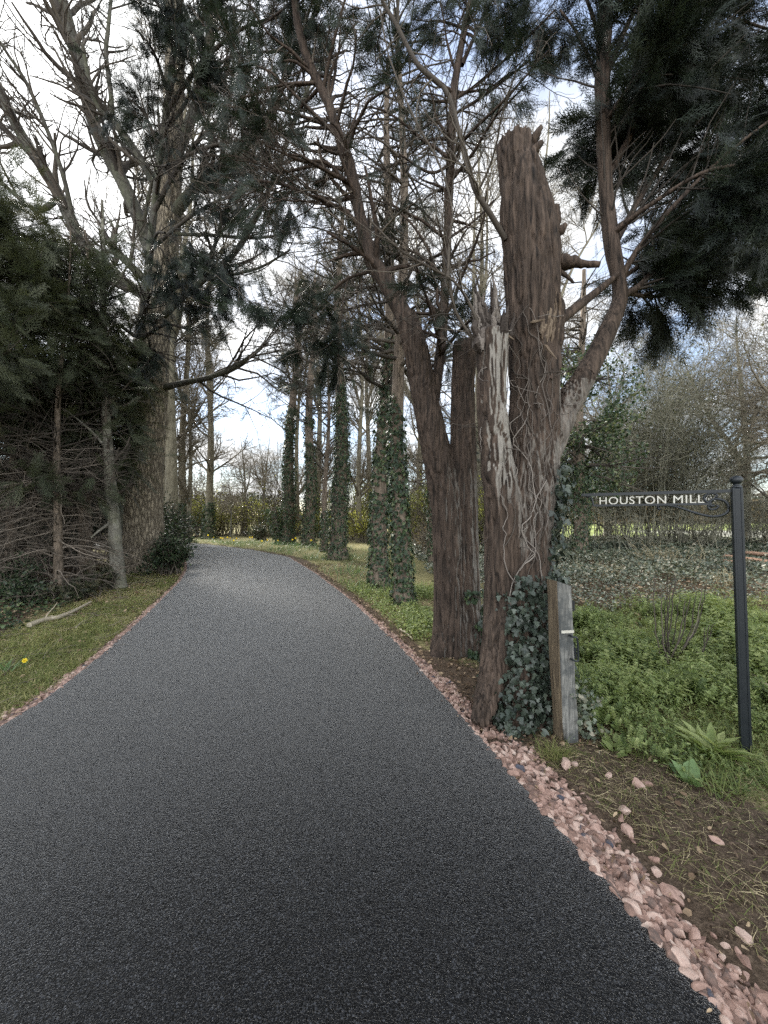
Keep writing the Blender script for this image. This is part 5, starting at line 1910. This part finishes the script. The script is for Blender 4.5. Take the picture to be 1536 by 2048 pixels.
Pp, R = march(onto(x, y, .012), np.stack([np.cos(az), np.sin(az), rng.uniform(0, .2, n)], -1), rng.uniform(.06, .45, n), rng.uniform(.002, .005, n), np.full(n, .0015), 5, .18, (0, 0, -.02))
tubes(mb, Pp, R, 4, rng.uniform(.2, 1, n))
tag(mb.build('twig_litter', M['dead']), 'fallen dead twigs strewn under the conifers', 'fallen twigs', kind='stuff')
# dark ivy carpet at the far left
mb = MB()
x, y = region(15000, -12, -4.5, 4.6, 9.5, lambda x, y: (road_d(x, y) > 1.35) & (x < xl(y)) & (fbm2(x * 1.2, y * 1.2, 3) > .42))
flat_leaves(mb, x, y, (.03, .06), IVY, dz=(.02, .16), tilt=.8)
tag(mb.build('ivy_carpet', M['ivy']), 'dark ivy creeping at the foot of the conifers on the left', 'ivy', kind='stuff')

# right: cleavers and grass around the sign
def herb_w(x, y):
    d = x - xr(y) + .5 * (fbm2(x * 1.4, y * 1.4, 2) - .5)
    return sstep(.62, .95, d + .12 * (y - 3)) * sstep(2.10, 2.45, y + .30 * (x - 1.9) + .5 * (fbm2(x * 2, y * 2, 2) - .5)) * (1 - sstep(4.8, 6.8, y + 1.6 * (fbm2(x, y, 2) - .5) - .25 * (x - 3)))


mb = MB()
x, y = region(170000, 1.2, 8, 2.0, 7.5, lambda x, y: herb_w(x, y) * (.12 + .88 * sstep(.33, .45, fbm2(x * 1.1 + 2, y * 1.1, 3))))
cl = fbm2(x * 3, y * 3, 3)
cl = .55 * cl + .45 * fbm2(x * 1.2 + 4, y * 1.2, 2)
hh_ = (.02 + .34 * sstep(.34, .66, cl)) * (.35 + .65 * sstep(2.3, 3.1, y))
n = len(x)
zz = hh_ * rng.uniform(0, 1, n) ** .45
p = onto(x, y) + np.stack([0 * x, 0 * x, zz], -1)
Xd = unit(rdir(n) * np.array([1, 1, .5]) + np.array([0, 0, .15]))
instance(mb, *NARROW, p, Xd, unit(rdir(n) * .6 + [0, 0, 1]), rng.uniform(.02, .048, n), np.clip(.15 + .75 * fbm2(x * 2 + 9, y * 2, 2) + rng.normal(size=n) * .22, 0, 1))
sv, sf = [], []
gs_ = np.random.default_rng(9)
for w_k in range(5):
    zc_ = .15 + .2 * w_k
    for q in range(6):
        a = q * 1.047 + .5 * w_k + gs_.uniform(-.2, .2)
        L_ = .26 * (1 - .12 * w_k)
        o_ = np.array([zc_, 0, 0])
        d_ = np.array([.25, math.cos(a), math.sin(a)])
        t_ = np.cross(d_, [1, 0, 0])
        t_ = t_ / np.linalg.norm(t_) * .055
        i_ = len(sv)
        sv += [o_, o_ + d_ * L_ * .55 + t_, o_ + d_ * L_, o_ + d_ * L_ * .55 - t_]
        sf += [[i_, i_ + 1, i_ + 2], [i_, i_ + 2, i_ + 3]]
SPRIG = (np.array(sv), np.array(sf))
x, y = region(30000, 1.2, 7, 2.1, 6.5, lambda x, y: herb_w(x, y) * sstep(.36, .60, .55 * fbm2(x * 3, y * 3, 3) + .45 * fbm2(x * 1.2 + 4, y * 1.2, 2)) * .9)
n = len(x)
mound = sstep(.34, .66, .55 * fbm2(x * 3, y * 3, 3) + .45 * fbm2(x * 1.2 + 4, y * 1.2, 2))
instance(mb, *SPRIG, onto(x, y) + np.stack([0 * x, 0 * x, .10 * mound * rng.uniform(.2, 1, n)], -1), unit(rdir(n) * .5 + [0, 0, 1]), rdir(n), (.075 + .13 * mound) * (.42 + .58 * sstep(2.6, 3.5, y)) * rng.uniform(.6, 1.2, n), np.clip(.5 + rng.normal(size=n) * .25, 0, 1))
tag(mb.build('cleavers', M['herb']), 'lush bright green low weeds around the signpost on the right', 'weeds', kind='stuff')
mb = MB()
x, y = region(70000, 1.2, 8, 1.9, 7.5, lambda x, y: (herb_w(x, y) > .3) & (fbm2(x * 1.7 + 3, y * 1.7, 2) > .50) | (herb_w(x, y) > .05) & (y < 2.9) & (x > 1.75) & (fbm2(x * 2.4 + 3, y * 2.4, 2) > .42) & (rng.uniform(size=len(x)) < .5))
blades(mb, x, y, (.07, .2), .005, .8, rng.uniform(.0, .62, len(x)))
tag(mb.build('long_grass', M['grass']), 'longer green grass mixed among the weeds on the right verge', 'grass', kind='stuff')
# thin dry grass and straw on the soil in the right corner
soilf = lambda x, y: (road_d(x, y) > .30) & (x > xr(y)) & (rng.uniform(size=len(x)) < np.clip(.25 + 1.6 * (fbm2(x * 1.6 + 1, y * 1.6, 3) - .40) + .35 * sstep(1.9, 1.2, y), 0, 1))
mb = MB()
x, y = region(26000, 1.0, 4.6, .6, 3.2, soilf)
n = len(x)
p = onto(x, y, .004)
az = rng.uniform(0, 6.28, n)
Pp, R = march(p, np.stack([np.cos(az), np.sin(az), rng.uniform(.05, .5, n)], -1), rng.uniform(.03, .11, n), rng.uniform(.0008, .0019, n), np.full(n, .0007), 6, .17, (0, 0, -.12))
tubes(mb, Pp, R, 3, rng.uniform(0, 1, n))
tag(mb.build('dry_grass', M['straw']), 'dry straw-coloured grass lying on the soil at the lower right', 'dry grass', kind='stuff')
mb = MB()
x, y = region(26000, 1.0, 4.6, .6, 3.2, lambda x, y: soilf(x, y) & (fbm2(x * 1.8 + 6, y * 1.8, 3) > .47))
blades(mb, x, y, (.025, .075), .0028, 1.1, rng.uniform(.1, .85, len(x)))
tag(mb.build('thin_grass', M['grass']), 'thin sparse green grass on the bare soil at the lower right', 'grass', kind='stuff')
mb = MB()
x, y = region(5200, .6, 4.2, .7, 5.2, lambda x, y: (road_d(x, y) > .12) & (x > xr(y)) & (rng.uniform(size=len(x)) < .25 + .75 * (y > 2.6)) & ((x < 1.9) | (y < 2.4)))
flat_leaves(mb, x, y, (.015, .045), OVAL, tilt=.9)
x, y = region(14000, -4, 2.0, 3.2, 13, lambda x, y: (road_d(x, y) > .06) & (x > xr(y)) & (road_d(x, y) < 1.6))
flat_leaves(mb, x, y, (.025, .06), OVAL, tilt=.8)
x, y = region(7000, 1.5, 16, 5, 20, lambda x, y: x > xr(y) + .5)
flat_leaves(mb, x, y, (.05, .11), OVAL, tilt=.8, dz=(.0, .06))
tag(mb.build('leaf_litter', M['litter']), 'brown fallen leaves and crumbs under the trees on the right', 'fallen leaves', kind='stuff')
mb = MB()
for sd in (1, -1):
    y = rng.uniform(.8, 11, 900)
    d = rng.normal(size=900) * .12 + .08
    x = np.where(sd > 0, xr(y) + d, xl(y) - d)
    p = np.stack([x, y, np.where(d < 0, .045, .03 + .01 * rng.uniform(size=900)) + hgt(x, y)], -1)
    k = (rng.uniform(size=900) < np.where(d < 0, .10, .6))
    p = p[k]
    n = len(p)
    instance(mb, *NARROW, p, rdir(n) * [1, 1, .2], unit(rdir(n) * .3 + [0, 0, 1]), rng.uniform(.012, .04, n), rng.uniform(0, 1, n))
tag(mb.build('blown_leaves', M['litter']), 'small dead leaves blown onto the stone edging and the rim of the drive', 'fallen leaves', kind='stuff')
# soil crumbs
mb = MB()
x, y = region(5200, .9, 4.0, .6, 3.0, lambda x, y: (road_d(x, y) > .22) & (x > xr(y)) & (fbm2(x * 3, y * 3, 2) > .42))
lay_rocks(mb, onto(x, y, .003), rng.uniform(.003, .010, len(x)), RK2, rng.uniform(0, 1, len(x)), .8)
m = plainmat('soil_crumb', [(0, (.03, .02, .014)), (.6, (.07, .05, .034)), (1, (.14, .10, .075))], .95, .1)
tag(mb.build('soil_crumbs', m, smooth=False), 'small dark crumbs of turned soil on the right verge', 'soil', kind='stuff')
# grey ivy ground cover behind
mb = MB()
x, y = region(170000, 1.2, 22, 4.8, 27, lambda x, y: (x > xr(y) + .6) & (rng.uniform(size=len(x)) < np.clip(14 / (y * .9), .3, 1)) & (herb_w(x, y) < .4) & (fbm2(x * .8, y * .8, 3) > .24) & (x > .4 + .05 * y))
s0 = np.where(y < 9, .05, np.where(y < 15, .075, .12))
p = onto(x, y) + np.stack([0 * x, 0 * x, rng.uniform(.0, .16, len(x)) * (1 + 1.2 * (fbm2(x * .7, y * .7, 2) > .5))], -1)
n = len(x)
instance(mb, *RHOMB, p, rdir(n) * np.array([1, 1, .5]), unit(rdir(n) * .7 + [0, 0, 1]), s0 * rng.uniform(.8, 1.5, n) * np.array([[1], [1.25], [1]]).T[0][0], rng.uniform(0, 1, n) ** 1.2)
tag(mb.build('ground_ivy', M['ivy_grey']), 'greyish carpet of ivy leaves under the trees on the right', 'ivy', kind='stuff')
# grass and daffodil leaves along the outside of the bend
mb = MB()
x, y = region(60000, -16, 1.6, 4.8, 28, lambda x, y: (x > xr(y)) & (road_d(x, y) > .12) & (road_d(x, y) < 1.2 + .06 * y) & (fbm2(x * 1.1, y * 1.1, 3) > .45))
blades(mb, x, y, (.08, .2), .007, .8, rng.uniform(.0, .65, len(x)))
tag(mb.build('bend_grass', M['grass']), 'fresh green grass along the outer edge of the bend', 'grass', kind='stuff')
mb = MB()
x, y = region(26000, -16, 1.0, 7.5, 28, lambda x, y: (x > xr(y)) & (road_d(x, y) > .25) & (road_d(x, y) < 2.6) & (fbm2(x * .9 + 7, y * .9, 2) > .47))
blades(mb, x, y, (.22, .42), .012, .45, rng.uniform(0, 1, len(x)))
tag(mb.build('daffodil_leaves', M['daff_leaf']), 'clumps of blue-green daffodil leaves along the outer verge', 'daffodil leaves', kind='stuff')
mb = MB()
x, y = region(30000, .3, 3.2, 5.0, 8.5, lambda x, y: (road_d(x, y) > .25) & (x > xr(y)) & (fbm2(x * 1.5, y * 1.5, 2) > .40) & (x < 1.5))
n = len(x)
p = onto(x, y) + np.stack([0 * x, 0 * x, rng.uniform(0, .13, n)], -1)
instance(mb, *OVAL, p, rdir(n) * [1, 1, .6], unit(rdir(n) * .7 + [0, 0, 1]), rng.uniform(.02, .045, n), rng.uniform(.1, 1, n))
x, y = region(26000, -2.0, 1.0, 4.8, 9, lambda x, y: (road_d(x, y) > .22) & (x > xr(y)) & (road_d(x, y) < 1.6) & (fbm2(x * 1.7 + 4, y * 1.7, 2) > .44))
n = len(x)
p = onto(x, y) + np.stack([0 * x, 0 * x, rng.uniform(0, .13, n)], -1)
instance(mb, *OVAL, p, rdir(n) * [1, 1, .6], unit(rdir(n) * .7 + [0, 0, 1]), rng.uniform(.02, .045, n), rng.uniform(.1, 1, n))
tag(mb.build('green_weeds', M['herb']), 'bright green weeds at the foot of the close ivy trunks', 'weeds', kind='stuff')


def flower_bm(c, h, face_d, s):
    """stem, then six petals and a trumpet"""
    st = MB()
    p = spline(np.array([c, c + [0.01, 0, h * .6], c + [.02, -.01, h]]), 8)
    tubes(st, p, np.full(8, .004 * s), 5, .6)
    fl = MB()
    top = p[-1]
    f = unit(np.asarray(face_d, float))
    u_ = unit(np.cross(f, UPV))
    v_ = np.cross(u_, f)
    a = np.arange(6) * np.pi / 3
    Xd = np.cos(a)[:, None] * u_ + np.sin(a)[:, None] * v_ + .15 * f
    instance(fl, *t_oval(.36), np.repeat(top[None], 6, 0), Xd, np.repeat(f[None], 6, 0), .035 * s, .8)
    tubes(fl, np.stack([top + f * q for q in (0, .012 * s, .026 * s, .03 * s)]), np.array([.006, .010, .012, .017]) * s, 12, .1)
    return st, fl


def daffodil(c, h, fd, s, lb, grp, leaves=6):
    r_ = empty('daffodil', (c[0], c[1], c[2]), lb, 'flower', grp)
    st, fl = flower_bm(np.asarray(c, float), h, fd, s)
    st.build('stem', M['daff_leaf'], r_)
    fl.build('flower', M['yellow'], r_)
    if leaves:
        mb = MB()
        az = rng.uniform(0, 6.28, leaves)
        Xd = unit(np.stack([np.cos(az) * .5, np.sin(az) * .5, np.ones(leaves)], -1))
        instance(mb, *BLADE, np.repeat(np.asarray(c, float)[None], leaves, 0), Xd, np.cross(Xd, UPV), np.stack([np.full(leaves, h * 1.1), np.full(leaves, .1 * s), np.full(leaves, h)], -1), rng.uniform(.2, .9, leaves))
        mb.build('leaves', M['daff_leaf'], r_)
    return r_


g = G(47, 1338)
daffodil((g[0], g[1], 0), .09, (.5, -.7, .1), .75, 'single yellow daffodil low in the grass of the left verge', None, 5)
GD = 'daffodils along the far bend'
proto = None
sp_ = [(-5.0 + 1.1 * 0, 18.0)]
x, y = region(400, -15, -3.6, 16.5, 27, lambda x, y: (x > xr(y)) & (road_d(x, y) > .35) & (road_d(x, y) < 2.0))
for q in range(min(16, len(x))):
    if proto is None:
        proto = daffodil((x[q], y[q], 0), .34, (.1, -1, .1), 1.5, 'yellow daffodil among the leaves at the far bend, one of a scattered drift', GD, 0)
        kids = list(proto.children)
    else:
        r_ = proto.copy()
        COL.objects.link(r_)
        r_.location = (x[q], y[q], float(hgt(x[q], y[q])) + rng.uniform(-.05, .08))
        r_.rotation_euler = (0, 0, rng.uniform(-1.2, 1.2))
        for ch in kids:
            c = ch.copy()
            COL.objects.link(c)
            c.parent = r_

# leafy clump of blades left border next to the daffodil
g = G(8, 1345)
mb = MB()
n = 26
az = rng.uniform(0, 6.28, n)
Xd = unit(np.stack([np.cos(az) * .6, np.sin(az) * .6, np.ones(n)], -1))
instance(mb, *BLADE, np.array([g[0], g[1], 0]) + rng.normal(size=(n, 3)) * [.04, .04, 0], Xd, np.cross(Xd, UPV), np.stack([rng.uniform(.08, .2, n), np.full(n, .1), np.full(n, .15)], -1), rng.uniform(.2, 1, n))
tag(mb.build('daffodil_clump', M['daff_leaf'], loc=[g[0], g[1], 0]), 'small clump of green strap leaves at the left border of the verge', 'plant')

# grass tuft at the post, dandelion, broad-leaved seedling, dock
def tuft(px, py, n, L, lb, mat='grass', lean=.8, tm=BLADE, wd=.05, name='grass_tuft', cat='plant', rr=(.1, .9), spread=.04):
    g = G(px, py)
    z0 = float(hgt(g[0], g[1]))
    mb = MB()
    az = rng.uniform(0, 6.28, n)
    Xd = unit(np.stack([np.cos(az) * lean, np.sin(az) * lean, rng.uniform(.3, 1.1, n)], -1))
    L_ = rng.uniform(*L, n)
    instance(mb, *tm, np.array([g[0], g[1], z0]) + rng.normal(size=(n, 3)) * [spread, spread, 0], Xd, np.cross(np.cross(Xd, UPV), Xd), np.stack([L_, np.full(n, wd) if tm is BLADE else L_ * wd, L_], -1), rng.uniform(*rr, n))
    return tag(mb.build(name, M[mat], loc=[g[0], g[1], z0]), lb, cat)


tuft(1112, 1515, 150, (.08, .19), 'arching tuft of green grass at the foot of the timber post', lean=1.0, wd=.035, rr=(.2, .95))
tuft(1425, 1500, 46, (.12, .24), 'spiky rosette of toothed bright leaves on the soil left of the signpost', 'herb', .9, NARROW, .8, 'dandelion', rr=(.4, 1))
tuft(1380, 1560, 7, (.08, .15), 'broad pale green seedling with folded leaves on the soil', 'daff_leaf', .6, OVAL, 1.0, 'broad_leaf_plant', rr=(.7, 1), spread=.02)
tuft(1230, 1500, 16, (.05, .10), 'round-leaved green plant just right of the timber post foot', 'herb', .8, OVAL, 1.1, 'round_leaf_plant', rr=(.2, .7))
# ivy rag on the right of the timber post
g = G(1170, 1480)
mb = MB()
n = 420
q = np.array([g[0] + .02, g[1] + .08, .0]) + rng.normal(size=(n, 3)) * [.06, .06, 0] + np.stack([0 * np.arange(n), 0 * np.arange(n), rng.uniform(0, .38, n)], -1)
q[:, 0] += -.10 * q[:, 2]
instance(mb, *IVY, q, rdir(n) + [0, 0, -.6], rdir(n) + [0, -.6, .4], rng.uniform(.02, .042, n), rng.uniform(.1, 1, n))
ir = tag(mb.build('ivy_clump', M['ivy_grey'], loc=[g[0], g[1], 0]), 'ragged greyish ivy leaning on the right foot of the timber post', 'ivy plant')

# stand of upright bare shoots
g = G(1335, 1330)
sh = empty('shoot_shrub', (g[0], g[1], 0), 'fan of upright bare brown shoots rising from the weeds left of the signpost', 'shrub')
mb = MB()
for (xa, ya, xb, yb) in ((1322, 1300, 1308, 1150), (1325, 1300, 1322, 1175), (1332, 1310, 1335, 1150), (1338, 1310, 1345, 1160), (1330, 1305, 1350, 1150), (1340, 1315, 1370, 1200), (1345, 1320, 1380, 1195), (1350, 1325, 1392, 1185), (1352, 1328, 1405, 1175), (1358, 1330, 1412, 1170), (1358, 1332, 1420, 1250), (1362, 1334, 1428, 1245), (1350, 1325, 1360, 1190), (1340, 1318, 1330, 1200), (1365, 1334, 1408, 1255)):
    Yd = g[1] + rng.uniform(-.15, .15)
    b_ = np.array([g[0] + (xa - 1340) / FPX * 4.0, Yd, -.03])
    e = P(xb, yb, Yd + rng.uniform(-.15, .15))
    m_ = b_ * .5 + e * .5 + np.array([.10 * (xb - 1345) / 80, 0, -.04])
    p = spline(np.array([b_, m_, e]), 14) + rng.normal(size=(14, 3)) * .004
    tubes(mb, p, np.linspace(.008, .0038, 14) * rng.uniform(.8, 1.1), 6, rng.uniform(0, 1), bump=lambda V: .85 + .4 * vnoise(V * 50))
    stp, sr = p[None], np.full((1, 14), .004)
    bud = grow((stp, sr), 9, (.2, 1), (30, 60), (.015, .05), 3, .1, (0, 0, .1), .8, .4, .002)
    tubes(mb, *bud, 4, .5)
mb.build('shoots', M['twig'], sh)
# pale dry stalks
mb = MB()
GP = 'pale dry stalks standing in the ivy'
for k, (px, py, n, H, lb) in enumerate(((1305, 1130, 26, .9, 'pale dry stalks standing in the ivy just left of centre of the mound'),
                                     (1365, 1140, 26, .9, 'pale dry stalks standing in the ivy above the bare shoots'),
                                     (1445, 1180, 16, .5, 'short pale dry stalks in the ivy near the signpost'),
                                     (1210, 1160, 8, .6, 'a few leaning pale stalks in the ivy behind the timber post'))):
    g = G(px, py)
    mb = MB()
    az = rng.uniform(0, 6.28, n)
    p = np.array([g[0], g[1], 0]) + rng.normal(size=(n, 3)) * [.22, .22, 0]
    Pp, R = march(p, np.stack([np.cos(az) * .4, np.sin(az) * .4, np.ones(n)], -1), H * rng.uniform(.4, 1, n), np.full(n, .006), np.full(n, .003), 8, .16, (0, 0, 0))
    tubes(mb, Pp, R, 4, rng.uniform(.4, 1, n))
    s2 = grow((Pp, R), n * 3, (.3, 1), (25, 60), (.08, .3), 5, .15, (0, 0, .02), .6, .5, .003)
    tubes(mb, *s2, 3, rng.uniform(.4, 1, n * 3))
    tag(mb.build('dry_stalks', M['straw'], loc=[g[0], g[1], 0]), lb, 'dry plant', GP)

# fallen branch on the left, sticks, logs on the right


def stick(name, lst, mat, lb, cat, group=None, S=9, Kk=20, twig=0):
    pts = np.array([[*G(a, b_)[:2], c] for a, b_, c, w in lst])
    pts[:, 2] += hgt(pts[:, 0], pts[:, 1])
    w = np.array([q[3] for q in lst])
    s = spline(np.column_stack([pts, w]), Kk)
    mb = MB()
    tubes(mb, s[:, :3], s[:, 3], S, .75, bump=lambda V: .8 + .45 * fbm(V * 14, 3), cap=True)
    if twig:
        tw_ = grow((s[None, :, :3], s[None, :, 3]), twig, (.2, 1), (30, 60), (.1, .35), 5, .15, (0, 0, .02), .4, .4, .003)
        tubes(mb, *tw_, 4, .7)
    return tag(mb.build(name, mat, loc=[pts[0, 0], pts[0, 1], 0]), lb, cat, group)


m_st = plainmat('bare_stick', [(0, (.14, .11, .08)), (.6, (.34, .29, .21)), (1, (.52, .46, .36))], .8, .2, 25, .004)
stick('fallen_branch', [(58, 1258, .05, .036), (90, 1247, .05, .034), (120, 1240, .05, .030), (150, 1226, .06, .024), (182, 1212, .09, .014)], m_st, 'pale barkless fallen branch lying on the left verge under the conifers', 'branch', None, 10, 24, 6)
stick('fallen_stick', [(152, 1259, .02, .008), (162, 1250, .03, .007), (174, 1244, .03, .005)], m_st, 'short thin pale stick on the grass right of the fallen branch', 'stick')
stick('fallen_stick', [(800, 1262, .03, .014), (812, 1270, .03, .013), (825, 1280, .02, .010)], m_st, 'short pale stick lying in the leaves at the left foot of the yew', 'stick')
stick('fallen_stick', [(1500, 1360, .10, .014), (1520, 1372, .10, .013), (1545, 1388, .08, .012)], m_st, 'pale stick leaning in the weeds behind the signpost at the right border', 'stick')
GL = 'felled timbers at the right border'
lg = [(1450, 1122, 0.07, 1560, 1138, 'upper reddish felled timber lying behind the signpost'),
      (1448, 1130, 0.02, 1560, 1148, 'lower reddish felled timber lying behind the signpost'),
      (1470, 1118, .17, 1570, 1128, 'topmost split timber on the pile behind the signpost')]
for (xa, ya, z, xb, yb, lb) in lg:
    a, b_ = G(xa, ya), G(xb, yb)
    stick('timber', [(xa, ya, z + .06, .065), ((xa + xb) / 2, (ya + yb) / 2, z + .06, .07), (xb, yb, z + .06, .065)], M['log'], lb, 'timber', GL, 8, 16)

for o in scene.objects:
    if o.type == 'MESH' and o.parent is None and not o.get('label'):
        print('UNLABELLED', o.name)
print('TRIS', sum(len(o.data.loops) for o in scene.objects if o.type == 'MESH'))
